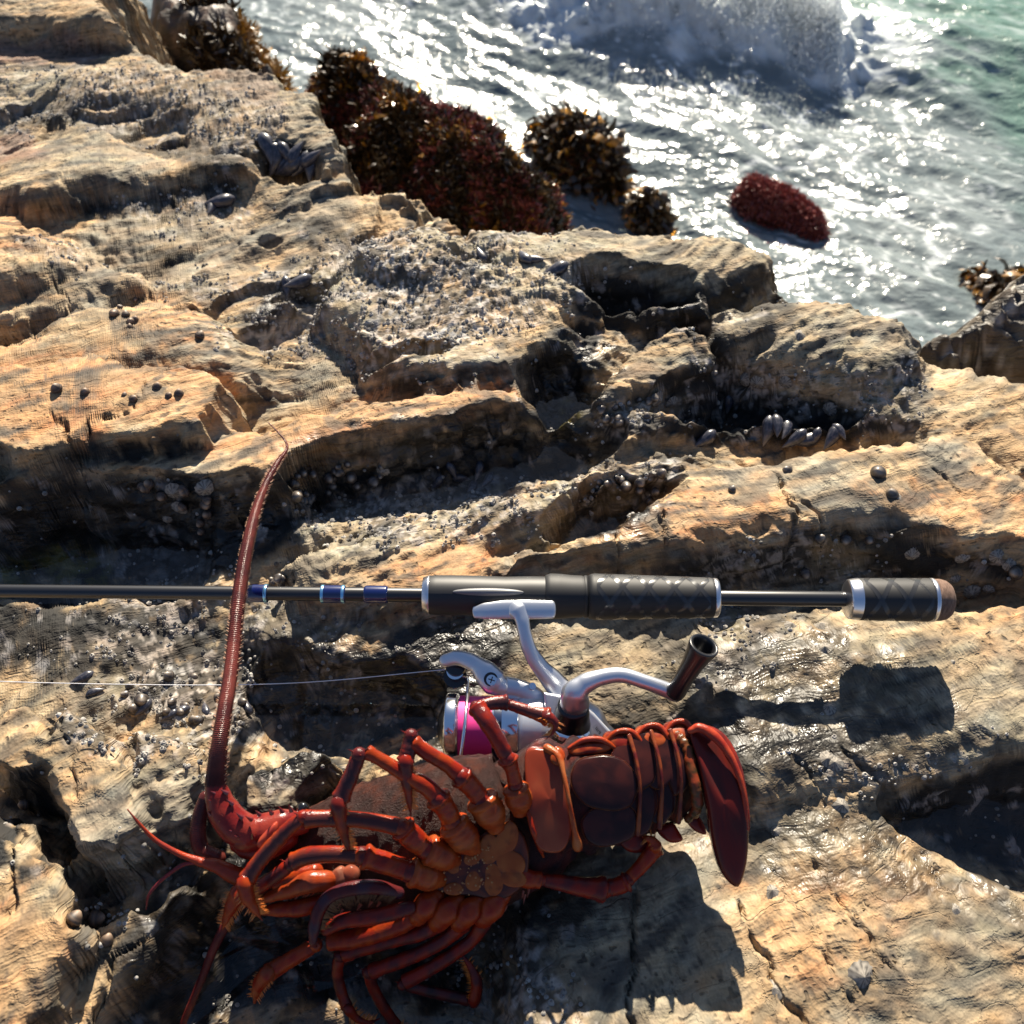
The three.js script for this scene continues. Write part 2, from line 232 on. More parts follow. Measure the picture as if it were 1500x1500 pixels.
// zones of colour, cover and some painted shade, traced on the built surface: [strength, ragged edge in metres, outline]
const OB = 0.8; // outlines kept on a plane that leans back, so that they reach over steep faces
const zone = (k, rag, pts) => { const pl = pts.map(([a, b]) => { const p = surf(a, b); return [p.x, p.z - OB * p.y]; }); return { k, rag, pl, b: bounds(pl, rag * 1.5) }; };
const zones = {
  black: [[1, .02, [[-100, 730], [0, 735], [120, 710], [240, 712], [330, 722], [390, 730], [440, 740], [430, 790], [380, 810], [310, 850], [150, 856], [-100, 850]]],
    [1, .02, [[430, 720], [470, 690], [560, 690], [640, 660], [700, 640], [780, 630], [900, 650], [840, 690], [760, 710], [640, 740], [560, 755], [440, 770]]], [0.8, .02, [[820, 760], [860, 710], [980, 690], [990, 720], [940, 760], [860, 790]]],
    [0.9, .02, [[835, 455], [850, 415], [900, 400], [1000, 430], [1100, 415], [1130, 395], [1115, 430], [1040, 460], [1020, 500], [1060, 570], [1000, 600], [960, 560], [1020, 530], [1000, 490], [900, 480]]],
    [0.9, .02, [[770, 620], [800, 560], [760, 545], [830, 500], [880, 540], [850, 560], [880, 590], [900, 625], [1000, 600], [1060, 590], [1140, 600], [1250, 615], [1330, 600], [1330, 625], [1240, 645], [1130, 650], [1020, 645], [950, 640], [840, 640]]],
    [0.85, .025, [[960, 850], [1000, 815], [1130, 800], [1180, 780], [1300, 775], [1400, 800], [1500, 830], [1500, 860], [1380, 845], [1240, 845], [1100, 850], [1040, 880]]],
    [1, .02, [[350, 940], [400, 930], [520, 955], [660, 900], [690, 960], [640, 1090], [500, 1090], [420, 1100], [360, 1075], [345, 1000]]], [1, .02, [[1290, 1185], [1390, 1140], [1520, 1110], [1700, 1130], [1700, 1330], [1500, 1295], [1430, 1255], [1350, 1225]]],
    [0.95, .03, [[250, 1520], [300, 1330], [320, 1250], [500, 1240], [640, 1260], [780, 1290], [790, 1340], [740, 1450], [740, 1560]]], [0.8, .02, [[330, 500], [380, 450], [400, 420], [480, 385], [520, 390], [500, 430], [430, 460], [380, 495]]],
    [0.8, .02, [[380, 205], [440, 210], [480, 235], [450, 262], [390, 245]]], [0.7, .015, [[50, 300], [200, 290], [350, 250], [352, 278], [220, 310], [80, 318]]], [0.75, .02, [[70, 655], [260, 640], [300, 650], [200, 680], [90, 680]]], [0.55, .04, [[1080, 1040], [1200, 1030], [1300, 1060], [1290, 1110], [1200, 1120], [1100, 1120]]],  // also painted-in shade: under the banded and orange ledges, rod shadow on wet slope
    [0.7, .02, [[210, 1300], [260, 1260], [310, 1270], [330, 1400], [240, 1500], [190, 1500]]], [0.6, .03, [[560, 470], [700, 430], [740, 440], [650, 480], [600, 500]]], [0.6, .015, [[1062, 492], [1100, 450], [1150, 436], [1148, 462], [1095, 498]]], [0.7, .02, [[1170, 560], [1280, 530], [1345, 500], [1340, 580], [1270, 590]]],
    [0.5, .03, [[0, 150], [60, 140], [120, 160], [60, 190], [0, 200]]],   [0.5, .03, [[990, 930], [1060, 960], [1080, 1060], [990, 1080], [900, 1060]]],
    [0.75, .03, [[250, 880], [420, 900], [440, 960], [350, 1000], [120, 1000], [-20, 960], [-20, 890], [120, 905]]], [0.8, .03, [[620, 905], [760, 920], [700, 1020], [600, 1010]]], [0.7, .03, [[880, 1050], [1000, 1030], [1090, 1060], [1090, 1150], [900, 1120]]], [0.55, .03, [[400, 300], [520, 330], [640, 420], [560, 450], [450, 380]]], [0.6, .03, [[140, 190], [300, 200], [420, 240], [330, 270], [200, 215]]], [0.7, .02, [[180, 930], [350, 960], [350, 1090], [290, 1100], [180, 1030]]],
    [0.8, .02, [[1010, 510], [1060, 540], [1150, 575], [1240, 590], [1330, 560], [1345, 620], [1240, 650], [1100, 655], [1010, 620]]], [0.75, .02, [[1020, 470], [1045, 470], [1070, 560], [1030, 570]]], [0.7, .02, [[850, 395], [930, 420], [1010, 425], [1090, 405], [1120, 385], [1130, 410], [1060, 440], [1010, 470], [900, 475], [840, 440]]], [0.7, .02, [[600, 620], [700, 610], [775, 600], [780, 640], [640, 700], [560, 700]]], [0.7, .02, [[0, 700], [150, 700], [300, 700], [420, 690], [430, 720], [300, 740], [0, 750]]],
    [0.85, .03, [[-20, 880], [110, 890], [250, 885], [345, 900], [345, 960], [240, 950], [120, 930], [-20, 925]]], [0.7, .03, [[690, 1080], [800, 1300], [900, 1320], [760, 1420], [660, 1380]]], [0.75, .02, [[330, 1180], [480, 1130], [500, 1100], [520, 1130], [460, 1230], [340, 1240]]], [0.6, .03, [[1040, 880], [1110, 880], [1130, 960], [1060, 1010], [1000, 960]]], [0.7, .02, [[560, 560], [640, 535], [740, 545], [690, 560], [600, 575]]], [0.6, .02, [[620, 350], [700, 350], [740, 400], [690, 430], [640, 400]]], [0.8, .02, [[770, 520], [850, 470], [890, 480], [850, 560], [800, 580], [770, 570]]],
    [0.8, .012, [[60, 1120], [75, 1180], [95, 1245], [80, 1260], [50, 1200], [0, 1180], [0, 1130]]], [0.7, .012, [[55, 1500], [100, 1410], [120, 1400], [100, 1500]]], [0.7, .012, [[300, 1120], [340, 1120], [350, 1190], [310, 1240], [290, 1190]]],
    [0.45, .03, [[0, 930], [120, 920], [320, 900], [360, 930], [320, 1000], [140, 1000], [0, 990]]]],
  barnacle: [[1, .04, [[400, 400], [520, 350], [660, 345], [760, 350], [870, 410], [840, 440], [760, 480], [650, 540], [560, 540], [420, 510], [330, 500]]], [0.75, .04, [[0, 110], [120, 95], [300, 110], [420, 170], [380, 230], [200, 200], [90, 175], [0, 200]]], [0.7, .03, [[180, 300], [340, 280], [360, 320], [240, 350]]],
    [0.8, .02, [[440, 740], [600, 700], [740, 715], [860, 690], [990, 670], [960, 730], [860, 760], [760, 790], [640, 790], [520, 800], [440, 780]]], [0.75, .03, [[1020, 520], [1120, 545], [1300, 545], [1340, 500], [1340, 620], [1180, 610], [1060, 590]]], [0.6, .03, [[1000, 830], [1140, 790], [1290, 790], [1290, 840], [1100, 860], [1010, 900]]],
    [0.85, .03, [[130, 990], [300, 960], [370, 1000], [380, 1070], [300, 1090], [180, 1040]]], [0.8, .03, [[690, 1390], [760, 1370], [830, 1430], [860, 1520], [690, 1520]]], [0.8, .02, [[130, 1250], [230, 1210], [260, 1280], [180, 1320]]], [0.7, .03, [[1010, 890], [1110, 890], [1120, 970], [1040, 990]]],
    [0.6, .03, [[700, 330], [830, 345], [840, 375], [740, 370]]], [0.6, .02, [[200, 850], [300, 830], [330, 850], [330, 920], [240, 960], [140, 960]]], [0.6, .03, [[420, 900], [520, 900], [520, 1010], [440, 990]]], [0.65, .02, [[1200, 1130], [1300, 1110], [1440, 1080], [1460, 1110], [1330, 1150], [1210, 1170]]],
    [0.7, .02, [[850, 590], [950, 600], [1060, 560], [1070, 600], [960, 640], [870, 630]]], [0.6, .02, [[20, 350], [120, 360], [140, 390], [110, 400], [80, 380]]], [0.5, .02, [[340, 880], [420, 830], [430, 860], [390, 960], [340, 990]]], [0.6, .04, [[200, 400], [330, 400], [380, 430], [330, 450]]]],
  orange: [[1, .04, [[-100, 500], [150, 495], [340, 540], [300, 620], [100, 650], [-100, 660]]], [0.8, .04, [[300, 650], [500, 580], [700, 550], [770, 590], [600, 650], [420, 690]]], [0.8, .03, [[-50, 290], [80, 310], [100, 370], [-50, 400]]], [0.9, .04, [[850, 810], [980, 720], [1140, 740], [1190, 770], [1060, 800]]], [0.8, .03, [[1270, 720], [1520, 690], [1520, 800], [1380, 780]]],
    [0.8, .05, [[1080, 1310], [1180, 1270], [1340, 1310], [1300, 1400], [1160, 1420]]], [0.9, .03, [[-50, 1320], [60, 1300], [95, 1400], [50, 1520], [-50, 1520]]], [0.8, .03, [[450, 870], [560, 810], [700, 775], [745, 820], [700, 870]]], [0.7, .03, [[180, 500], [200, 430], [290, 440], [335, 530]]], [0.7, .03, [[1150, 610], [1090, 650], [1180, 660], [1280, 640], [1260, 625]]],
    [0.6, .02, [[390, 1095], [450, 1085], [470, 1110], [410, 1130]]], [0.6, .03, [[1400, 880], [1520, 840], [1520, 970], [1440, 960]]], [0.6, .03, [[100, 1120], [140, 1110], [150, 1160], [110, 1170]]]],
  grey: [[0.9, .05, [[60, 170], [160, 165], [200, 200], [180, 240], [70, 240]]], [0.85, .05, [[960, 430], [1180, 425], [1330, 450], [1340, 560], [1150, 560], [1040, 540]]], [0.9, .04, [[330, 90], [440, 120], [490, 200], [400, 200], [320, 140]]], [0.9, .06, [[680, 890], [1000, 890], [1060, 960], [960, 1060], [760, 1020]]], [0.8, .06, [[1040, 890], [1300, 900], [1500, 960], [1520, 1140], [1200, 1170], [1060, 1140]]],
    [1, .02, [[400, 1150], [490, 1110], [480, 1140], [400, 1190], [350, 1190]]], [0.9, .05, [[780, 1330], [1000, 1290], [1060, 1400], [1060, 1520], [780, 1520]]], [0.8, .06, [[1300, 1330], [1520, 1320], [1520, 1520], [1300, 1520]]], [0.7, .05, [[1040, 1180], [1260, 1170], [1360, 1240], [1200, 1260], [1060, 1250]]], [0.7, .04, [[860, 660], [960, 650], [980, 690], [900, 700]]], [0.8, .04, [[600, 280], [1100, 320], [1120, 390], [960, 420], [760, 370]]], [0.6, .05, [[420, 830], [560, 760], [700, 750], [560, 830]]]],
  algae: [[0.9, .03, [[50, 850], [70, 815], [130, 800], [165, 815], [150, 850], [110, 862]]], [0.7, .03, [[-20, 860], [-20, 830], [40, 830], [60, 860]]], [0.6, .02, [[795, 610], [830, 590], [850, 610], [820, 625]]]],
  purple: [[1, .03, [[-50, 62], [110, 52], [170, 70], [120, 95], [-50, 100]]], [0.9, .02, [[-50, 205], [40, 190], [70, 230], [-50, 245]]], [0.6, .02, [[300, 110], [420, 120], [420, 160], [330, 150]]]],
};
for (const k in zones) zones[k] = zones[k].map((z) => zone(...z));
function zoneAt(list, x, z, ns) {
  let w = 0;
  for (const s of list) { const b = s.b; if (x < b[0] || x > b[1] || z < b[2] || z > b[3]) continue; const t = s.k * sst(-s.rag * 0.35, s.rag * 0.35, polyDist(s.pl, x, z) + s.rag * ns); if (t > w) w = t; }
  return w;
}
const wetZones = [[1, .05, [[1040, 960], [1160, 900], [1300, 960], [1480, 1090], [1330, 1150], [1100, 1160], [1040, 1060]]], [1, .04, [[1040, 1190], [1160, 1165], [1270, 1175], [1400, 1250], [1500, 1290], [1500, 1350], [1380, 1320], [1250, 1290], [1130, 1260]]], [1, .03, [[350, 930], [660, 890], [780, 900], [660, 1090], [350, 1090]]], [0.9, .03, [[700, 890], [780, 880], [800, 940], [710, 960]]], [1, .03, [[760, 650], [780, 540], [900, 500], [880, 640]]], [0.9, .02, [[790, 800], [840, 710], [960, 700], [940, 790]]], [0.9, .03, [[0, 740], [300, 700], [440, 740], [320, 850], [0, 860]]], [1, .05, [[240, 1250], [700, 1270], [740, 1520], [240, 1520]]], [0.8, .03, [[430, 640], [760, 600], [860, 690], [440, 770]]], [0.8, .03, [[1130, 1270], [1330, 1290], [1330, 1320], [1140, 1295]]], [0.8, .03, [[960, 440], [1060, 430], [1060, 470], [970, 480]]], [0.8, .02, [[390, 480], [370, 450], [470, 390], [480, 430]]], [0.7, .03, [[1000, 1180], [940, 1210], [960, 1240], [1060, 1250]]]].map((z) => zone(...z));
const mixc = (c, r, g, b, t) => { c[0] += (r - c[0]) * t; c[1] += (g - c[1]) * t; c[2] += (b - c[2]) * t; };
function rockColour(x, y, z, c) {
  const [u, v] = steepW(x, z) > 0.5 ? sh(x, z, 1.05) : sh(x, z), vv = v - y * 0.9, zo = z - OB * y;
  const ragged = 0.9 * fbm3(x * 22, y * 22, z * 22, 4), ragged2 = fbm3(x * 50 + 9, y * 50, z * 50, 3);
  const band = fbm2(u * 2.8, vv * 40, 3), fine = fbm2(u * 9, vv * 80, 2), blot = fbm3(x * 6 + 2, y * 6, z * 6, 4);
  c[0] = 0.40; c[1] = 0.285; c[2] = 0.165;                                             // tan sandstone
  mixc(c, 0.50, 0.40, 0.27, sst(0.0, 0.45, band + 0.3 * blot));                        // pale beds
  mixc(c, 0.20, 0.165, 0.115, sst(0.0, 0.42, -band + 0.4 * fine));                       // grey-brown beds
  mixc(c, 0.245, 0.225, 0.185, 0.8 * sst(0.0, 0.34, blot));
  const or = zoneAt(zones.orange, x, zo, ragged); mixc(c, 0.45, 0.265, 0.13, or * (0.55 + 0.45 * sst(-0.3, 0.3, fine + blot)));
  mixc(c, 0.40, 0.17, 0.07, (0.12 + 0.6 * or) * sst(0.12, 0.42, fbm2(u * 9 + 31, vv * 60, 3)));   // rust streaks
  const gr = zoneAt(zones.grey, x, zo, ragged); mixc(c, 0.245, 0.225, 0.18, gr * (0.5 + 0.45 * sst(-0.4, 0.3, band)));
  mixc(c, 0.36, 0.30, 0.20, gr * 0.8 * sst(0.1, 0.4, fine + blot));
  const pu = zoneAt(zones.purple, x, zo, ragged); mixc(c, 0.20, 0.125, 0.11, pu * 0.8);
  mixc(c, 0.10, 0.085, 0.07, 0.75 * sst(0.16, 0.36, fbm3(x * 16 - 5, y * 16, z * 16, 4)));  // dark lichen specks
  mixc(c, 0.07, 0.06, 0.05, 0.75 * sst(0.30, 0.44, ragged2 * 0.8 + 0.5 * fine));
  mixc(c, 0.05, 0.045, 0.04, 0.85 * sst(0.12, 0.34, fbm2(u * 6 - 11, vv * 48, 3)) * sst(-0.3, 0.2, blot + 0.1));                  // dark stained seams between beds
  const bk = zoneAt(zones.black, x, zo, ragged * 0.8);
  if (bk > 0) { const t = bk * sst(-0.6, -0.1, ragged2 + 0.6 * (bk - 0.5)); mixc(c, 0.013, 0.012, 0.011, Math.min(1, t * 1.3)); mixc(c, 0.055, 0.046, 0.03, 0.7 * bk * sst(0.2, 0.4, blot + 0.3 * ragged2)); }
  const al = zoneAt(zones.algae, x, zo, ragged); if (al > 0) mixc(c, 0.26, 0.23, 0.04, al * sst(-0.3, 0.2, ragged2 + 0.4 * blot));
  const ba = zoneAt(zones.barnacle, x, zo, ragged);                                         // barnacle and coralline crust: pale grey rings over black
  if (ba > 0) {
    const cell = fbm3(x * 85, y * 85, z * 85, 3);
    mixc(c, 0.085, 0.075, 0.065, 0.75 * ba * sst(-0.05, 0.25, -cell));
    mixc(c, 0.46, 0.43, 0.42, 0.9 * ba * sst(0.02, 0.25, cell + 0.25 * ragged));
    mixc(c, 0.40, 0.34, 0.23, 0.6 * ba * sst(0.1, 0.35, blot));
  }
  if (bk > 0) mixc(c, 0.38, 0.36, 0.37, 0.7 * bk * sst(0.30, 0.42, fbm3(x * 30 + 4, y * 30, z * 30, 4)));      // pale crust in the wet gullies
  const wet = zoneAt(wetZones, x, zo, 0.7 * ragged); if (wet > 0) { const t = wet * sst(-0.45, 0.05, ragged2 + 0.5 * ragged); c[0] *= 1 - 0.60 * t; c[1] *= 1 - 0.61 * t; c[2] *= 1 - 0.63 * t; } // rock soaked by the sea is darker
}
// spread rows evenly along each column's profile (weights averaged over neighbouring columns)
const acc = new Float32Array(NX * NZ);
{
  const w = new Float32Array(NX * NZ);
  for (let i = 0; i < NX; i++) for (let j = 1; j < NZ; j++) { const dz = Zs[j] - Zs[j - 1], dy = Hmac[i * NZ + j] - Hmac[i * NZ + j - 1], m = Zs[j] < -1.0 || Zs[j] > -0.1 ? 0.8 : 1; w[i * NZ + j] = m * Math.hypot(dz, 1.5 * clamp(dy, -0.02, 0.02)); }
  for (let j = 1; j < NZ; j++) { let s = 0; const R = 9; for (let i = -R; i < NX; i++) { const a = i + R, b = i - R - 1; if (a < NX) s += w[a * NZ + j]; if (b >= 0) s -= w[b * NZ + j]; if (i >= 0) { const n = Math.min(NX - 1, a) - Math.max(0, b + 1) + 1; acc[i * NZ + j] = s / n; } } }
  for (let i = 0; i < NX; i++) for (let j = 1; j < NZ; j++) acc[i * NZ + j] += acc[i * NZ + j - 1];
}
const nV = NX * NR, pos = new Float32Array(nV * 3), uv = new Float32Array(nV * 2), uv1 = new Float32Array(nV * 2);
let Zr = new Float32Array(nV);
for (let i = 0; i < NX; i++) {
  const total = acc[i * NZ + NZ - 1]; let j = 0;
  for (let r = 0; r < NR; r++) { const s = total * r / (NR - 1); while (j < NZ - 2 && acc[i * NZ + j + 1] < s) j++; const a = acc[i * NZ + j], b = acc[i * NZ + j + 1], t = b > a ? clamp((s - a) / (b - a), 0, 1) : 0; Zr[i * NR + r] = lerp(Zs[j], Zs[j + 1], t); }
}
for (let pass = 0; pass < 2; pass++) { // keep neighbouring columns in step
  const o = new Float32Array(nV), R = 12;
  for (let r = 0; r < NR; r++) { let s = 0, n = 0; for (let i = -R; i < NX; i++) { const a = i + R, b = i - R - 1; if (a < NX) { s += Zr[a * NR + r]; n++; } if (b >= 0) { s -= Zr[b * NR + r]; n--; } if (i >= 0) o[i * NR + r] = s / n; } }
  Zr = o;
}
for (let i = 0; i < NX; i++) for (let r = 0, j = 0; r < NR; r++) {
  const k = i * NR + r, z = Zr[k]; while (j < NZ - 2 && Zs[j + 1] > z) j++;
  const y = lerp(Hraw[i * NZ + j], Hraw[i * NZ + j + 1], clamp((z - Zs[j]) / (Zs[j + 1] - Zs[j]), 0, 1));
  pos[k * 3] = X[i]; pos[k * 3 + 1] = y; pos[k * 3 + 2] = z;
  uv[k * 2] = (X[i] - 0.32 * (z - y)) / 0.28; uv[k * 2 + 1] = (z - y + 0.32 * X[i]) / 0.28; uv1[k * 2] = (X[i] + 1.2) / 2.4; uv1[k * 2 + 1] = (z - OB * y + 2) / 2.4;
}
const index = new Uint32Array((NX - 1) * (NR - 1) * 6);
for (let i = 0, q = 0; i < NX - 1; i++) for (let r = 0; r < NR - 1; r++) { const a = i * NR + r, b = a + NR; index[q++] = a; index[q++] = b; index[q++] = a + 1; index[q++] = b; index[q++] = b + 1; index[q++] = a + 1; }
const whole = new THREE.BufferGeometry(); whole.setAttribute('position', new THREE.BufferAttribute(pos, 3)); whole.setIndex(new THREE.BufferAttribute(index, 1)); whole.computeVertexNormals();
{ // break the smooth faces: small chips and laminae along the surface normal
  for (let i = 0; i < NX; i++) for (let r = 0, j = 1; r < NR; r++) {
    const k = i * NR + r, x = pos[k * 3], y = pos[k * 3 + 1], z = pos[k * 3 + 2]; while (j < NZ - 3 && Zs[j + 1] > z) j++;
    const a = Math.max(0, i - 3), b = Math.min(NX - 1, i + 3), c = Math.max(0, j - 3), e = Math.min(NZ - 1, j + 3), gx = (Hmac[b * NZ + j] - Hmac[a * NZ + j]) / (X[b] - X[a]), gz = (Hmac[i * NZ + e] - Hmac[i * NZ + c]) / (Zs[e] - Zs[c]), l = Math.sqrt(1 + gx * gx + gz * gz), st = 1 - 1 / l;
    const d = 0.0014 * fbm3(x * 70, y * 70, z * 70, 2) + st * (0.012 * fbm3(x * 11, y * 34, z * 11, 2) - 0.004);
    pos[k * 3] -= gx / l * d; pos[k * 3 + 1] += d / l; pos[k * 3 + 2] -= gz / l * d;
  }
  whole.computeVertexNormals();
}
const col = new Float32Array(nV * 3), cc = [0, 0, 0];
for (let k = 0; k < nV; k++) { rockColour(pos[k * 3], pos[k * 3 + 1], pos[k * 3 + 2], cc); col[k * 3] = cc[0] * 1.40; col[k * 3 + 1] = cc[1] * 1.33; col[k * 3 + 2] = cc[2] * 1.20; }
// wetness: films of sea water make the rock glossy
const RS = 1024, roughTex = new Uint8Array(RS * RS * 4);
for (let j = 0; j < RS; j++) for (let i = 0; i < RS; i++) {
  const x = (i + 0.5) / RS * 2.4 - 1.2, z = (j + 0.5) / RS * 2.4 - 2, w = zoneAt(wetZones, x, z, fbm2(x * 25, z * 25, 4)), k = (j * RS + i) * 4;
  const r = lerp(0.86, 0.30 + 0.22 * sst(-0.3, 0.3, fbm2(x * 40, z * 40, 3)), w * sst(-0.5, 0.0, fbm2(x * 30 + 7, z * 30, 4) + 0.1));
  roughTex[k] = roughTex[k + 1] = roughTex[k + 2] = r * 255; roughTex[k + 3] = 255;
}
const roughMap = dataTex(roughTex, RS, RS, false); roughMap.channel = 1;
const rockMat = new THREE.MeshStandardMaterial({ vertexColors: true, map: grainMap, bumpMap: grainBump, bumpScale: 0.0035, roughnessMap: roughMap, roughness: 1, metalness: 0 });
const shelfRoot = new THREE.Group(); shelfRoot.name = 'rock_shelf'; tag(shelfRoot, 'tan and grey bedded sandstone shore shelf', null, null, 'structure'); scene.add(shelfRoot);
{ // every traced ledge is a piece of its own; the rest is the bedrock between them
  const owner = new Int16Array((NX - 1) * (NR - 1)).fill(-1), order = sectors.map((s, i) => i).filter((i) => sectors[i].name !== 'foot');
  for (let i = 0; i < NX - 1; i++) for (let r = 0; r < NR - 1; r++) {
    const k = i * NR + r, x = pos[k * 3], y = pos[k * 3 + 1], z = pos[k * 3 + 2]; let best = -1, bh = -9;
    for (const s of order) { const S = sectors[s], b = S.b; if (x < b[0] || x > b[1] || z < b[2] || z > b[3] || S.h < bh || y < S.h - 0.075) continue; if (polyDist(S.pl, x, z) > -S.w * 0.9) { best = s; bh = S.h; } }
    owner[i * (NR - 1) + r] = best;
  }
  const nm = whole.attributes.normal.array, remap = new Int32Array(nV);
  for (const s of [-1, ...order]) {
    remap.fill(-1); const vs = [], ix = [];
    for (let q = 0; q < owner.length; q++) if (owner[q] === s) for (let e = 0; e < 6; e++) { const v = index[q * 6 + e]; if (remap[v] < 0) { remap[v] = vs.length; vs.push(v); } ix.push(remap[v]); }
    if (ix.length < 300) continue;
    const take = (src, n) => { const o = new Float32Array(vs.length * n); for (let a = 0; a < vs.length; a++) for (let b = 0; b < n; b++) o[a * n + b] = src[vs[a] * n + b]; return new THREE.BufferAttribute(o, n); };
    const g = new THREE.BufferGeometry(); g.setAttribute('position', take(pos, 3)); g.setAttribute('normal', take(nm, 3)); g.setAttribute('color', take(col, 3)); g.setAttribute('uv', take(uv, 2)); g.setAttribute('uv1', take(uv1, 2)); g.setIndex(new THREE.BufferAttribute(new Uint32Array(ix), 1));
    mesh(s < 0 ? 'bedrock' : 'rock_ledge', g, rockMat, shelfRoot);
  }
}
console.log('rock done');
// ---------------------------------------------------------------- the sea
const rippleTex = new Uint8Array(1024 * 1024 * 4);
for (let j = 0; j < 1024; j++) for (let i = 0; i < 1024; i++) {
  const u = i / 1024, v = j / 1024, wx = 0.02 * pn(u * 5, v * 5, 5, 5), wy = 0.02 * pn(u * 4 + 2, v * 4, 4, 4);
  let f = 0, a = 1, q = 12, t = 0; for (let k = 0; k < 5; k++) { const r = pn((u + wx) * q, (v + wy) * q * 1.5, q, Math.round(q * 1.5)); f += a * (k < 3 ? 1 - 2 * Math.abs(r) : r); t += a; a *= 0.56; q *= 2; }
  const k = (j * 1024 + i) * 4; rippleTex[k] = rippleTex[k + 1] = rippleTex[k + 2] = clamp(128 + 110 * f / t * 1.3, 0, 255); rippleTex[k + 3] = 255;
}
const rippleBump = dataTex(rippleTex, 1024, 1024, false);
const crestA = P(640, -60, WATER_Y), crestB = P(1250, 60, WATER_Y), crestC = P(1700, 150, WATER_Y);
const flow = 0.62, fc = Math.cos(flow), fs = Math.sin(flow);
const crestLine = [[crestA.x - 1.2, crestA.z - 1.0], [crestA.x, crestA.z], [P(960, 40, WATER_Y).x, P(960, 40, WATER_Y).z], [crestB.x, crestB.z], [crestC.x, crestC.z], [crestC.x + 3, crestC.z + 0.3]];
const lipPts = [[850, 30], [920, 40], [985, 48], [1050, 54], [1110, 60], [1160, 70], [1196, 82]].map(([a, b]) => { const p = P(a, b, WATER_Y); return [p.x, p.z]; });
const lipDist = (x, z) => lineDist(lipPts, x, z) + 0.05 * n2(x * 7, z * 7) + 0.02 * n2(x * 22, z * 22);
function seaY(x, z) {
  const u = x * fc + z * fs, v = -x * fs + z * fc;
  let y = 0.030 * n2(x * 0.9, z * 0.9) + 0.012 * n2(u * 1.6 + 5, v * 4.5) + 0.007 * (1 - Math.abs(n2(u * 3 + 9, v * 8))) + 0.0032 * n2(u * 8, v * 17) + 0.0018 * n2(x * 30, z * 34) + 0.0009 * n2(x * 62, z * 70);
  const d = lineDist(crestLine, x, z), s = z < crestLine[2][1] + 0.1 ? 1 : 1; // a low breaking swell
  y += 0.09 * Math.exp(-d * d / 0.05) * (0.8 + 0.3 * n2(x * 2, z * 2)) * s;
  const l = lipDist(x, z); if (l < 0.3) y += sst(0.20, 0.0, l) * (0.05 + 0.03 * n2(x * 9, z * 9) + 0.025 * n2(x * 26, z * 26) + 0.013 * n2(x * 60, z * 60));
  return WATER_Y + y;
}
function foamAt(x, z) {
  const u = x * fc + z * fs, v = -x * fs + z * fc, wu = u + 0.10 * n2(x * 2.5, z * 2.5) + 0.03 * n2(x * 9, z * 9), wv = v + 0.10 * n2(x * 2.5 + 7, z * 2.5) + 0.03 * n2(x * 9 + 7, z * 9);
  const lace = 1 - Math.abs(n2(wu * 1.6, wv * 5.5)), lace2 = 1 - Math.abs(n2(wu * 3.4 + 4, wv * 9)), patch = fbm2(x * 1.1 + 3, z * 1.1, 3);
  let f = sst(0.90, 0.99, lace) * sst(-0.3, 0.4, patch + 0.2) + 0.8 * sst(0.92, 1.0, lace2) * sst(-0.1, 0.4, patch);
  const d = lineDist(crestLine, x, z), outer = sst(crestB.x + 0.5, crestB.x - 0.2, x); f *= 0.35 + 0.65 * outer; f += 0.9 * outer * sst(0.30, 0.02, d + 0.16 * fbm2(x * 7, z * 7, 4)) * sst(-0.2, 0.3, fbm2(x * 5, z * 12, 4) + 0.15);
  const l = lipDist(x, z); f += 1.3 * sst(0.24, 0.06, l) * sst(-0.5, 0.1, fbm2(x * 14, z * 14, 3) + 0.15);
  return [clamp(f, 0, 1), patch];
}
{
  const nx = 420, nz = 420, xs = [], zs = [];
  for (let i = 0; i < nx; i++) { const t = i / (nx - 1) * 2 - 1; xs.push(2.2 * t + 260 * Math.pow(Math.abs(t), 21) * Math.sign(t) + 4 * Math.pow(t, 7)); }
  for (let j = 0; j < nz; j++) { const t = j / (nz - 1); zs.push(-0.7 - 3.4 * t - 420 * Math.pow(t, 26) - 4 * Math.pow(t, 8)); }
  const p = new Float32Array(nx * nz * 3), c = new Float32Array(nx * nz * 3), w = new Float32Array(nx * nz * 2), ix = [];
  for (let i = 0; i < nx; i++) for (let j = 0; j < nz; j++) {
    const k = i * nz + j, x = xs[i], z = zs[j], [f, pa] = foamAt(x, z);
    p[k * 3] = x; p[k * 3 + 1] = seaY(x, z); p[k * 3 + 2] = z; w[k * 2] = x / 0.7; w[k * 2 + 1] = z / 0.7;
    const g = [0.135, 0.165, 0.17], green = sst(-0.1, 0.5, x - 0.9 + (z + 2.6) * -0.6 + 0.2 * n2(x * 3, z * 3)); // stirred grey water inshore, clear green outside the break
    mixc(g, 0.11, 0.19, 0.155, green); mixc(g, 0.23, 0.26, 0.26, 0.7 * sst(0.0, 0.4, pa) * (1 - green)); mixc(g, 0.62, 0.66, 0.66, f);
    c[k * 3] = g[0]; c[k * 3 + 1] = g[1]; c[k * 3 + 2] = g[2];
    if (i < nx - 1 && j < nz - 1) ix.push(k, k + nz, k + 1, k + nz, k + nz + 1, k + 1);
  }
  const g = new THREE.BufferGeometry(); g.setAttribute('position', new THREE.BufferAttribute(p, 3)); g.setAttribute('color', new THREE.BufferAttribute(c, 3)); g.setAttribute('uv', new THREE.BufferAttribute(w, 2)); g.setIndex(ix); g.computeVertexNormals();
  const m = mesh('sea_water', g, new THREE.MeshPhysicalMaterial({ vertexColors: true, roughness: 0.19, ior: 1.33, bumpMap: rippleBump, bumpScale: 0.0050 }));
  tag(m, 'silvery grey sea glittering in low sun', null, null, 'structure');
}
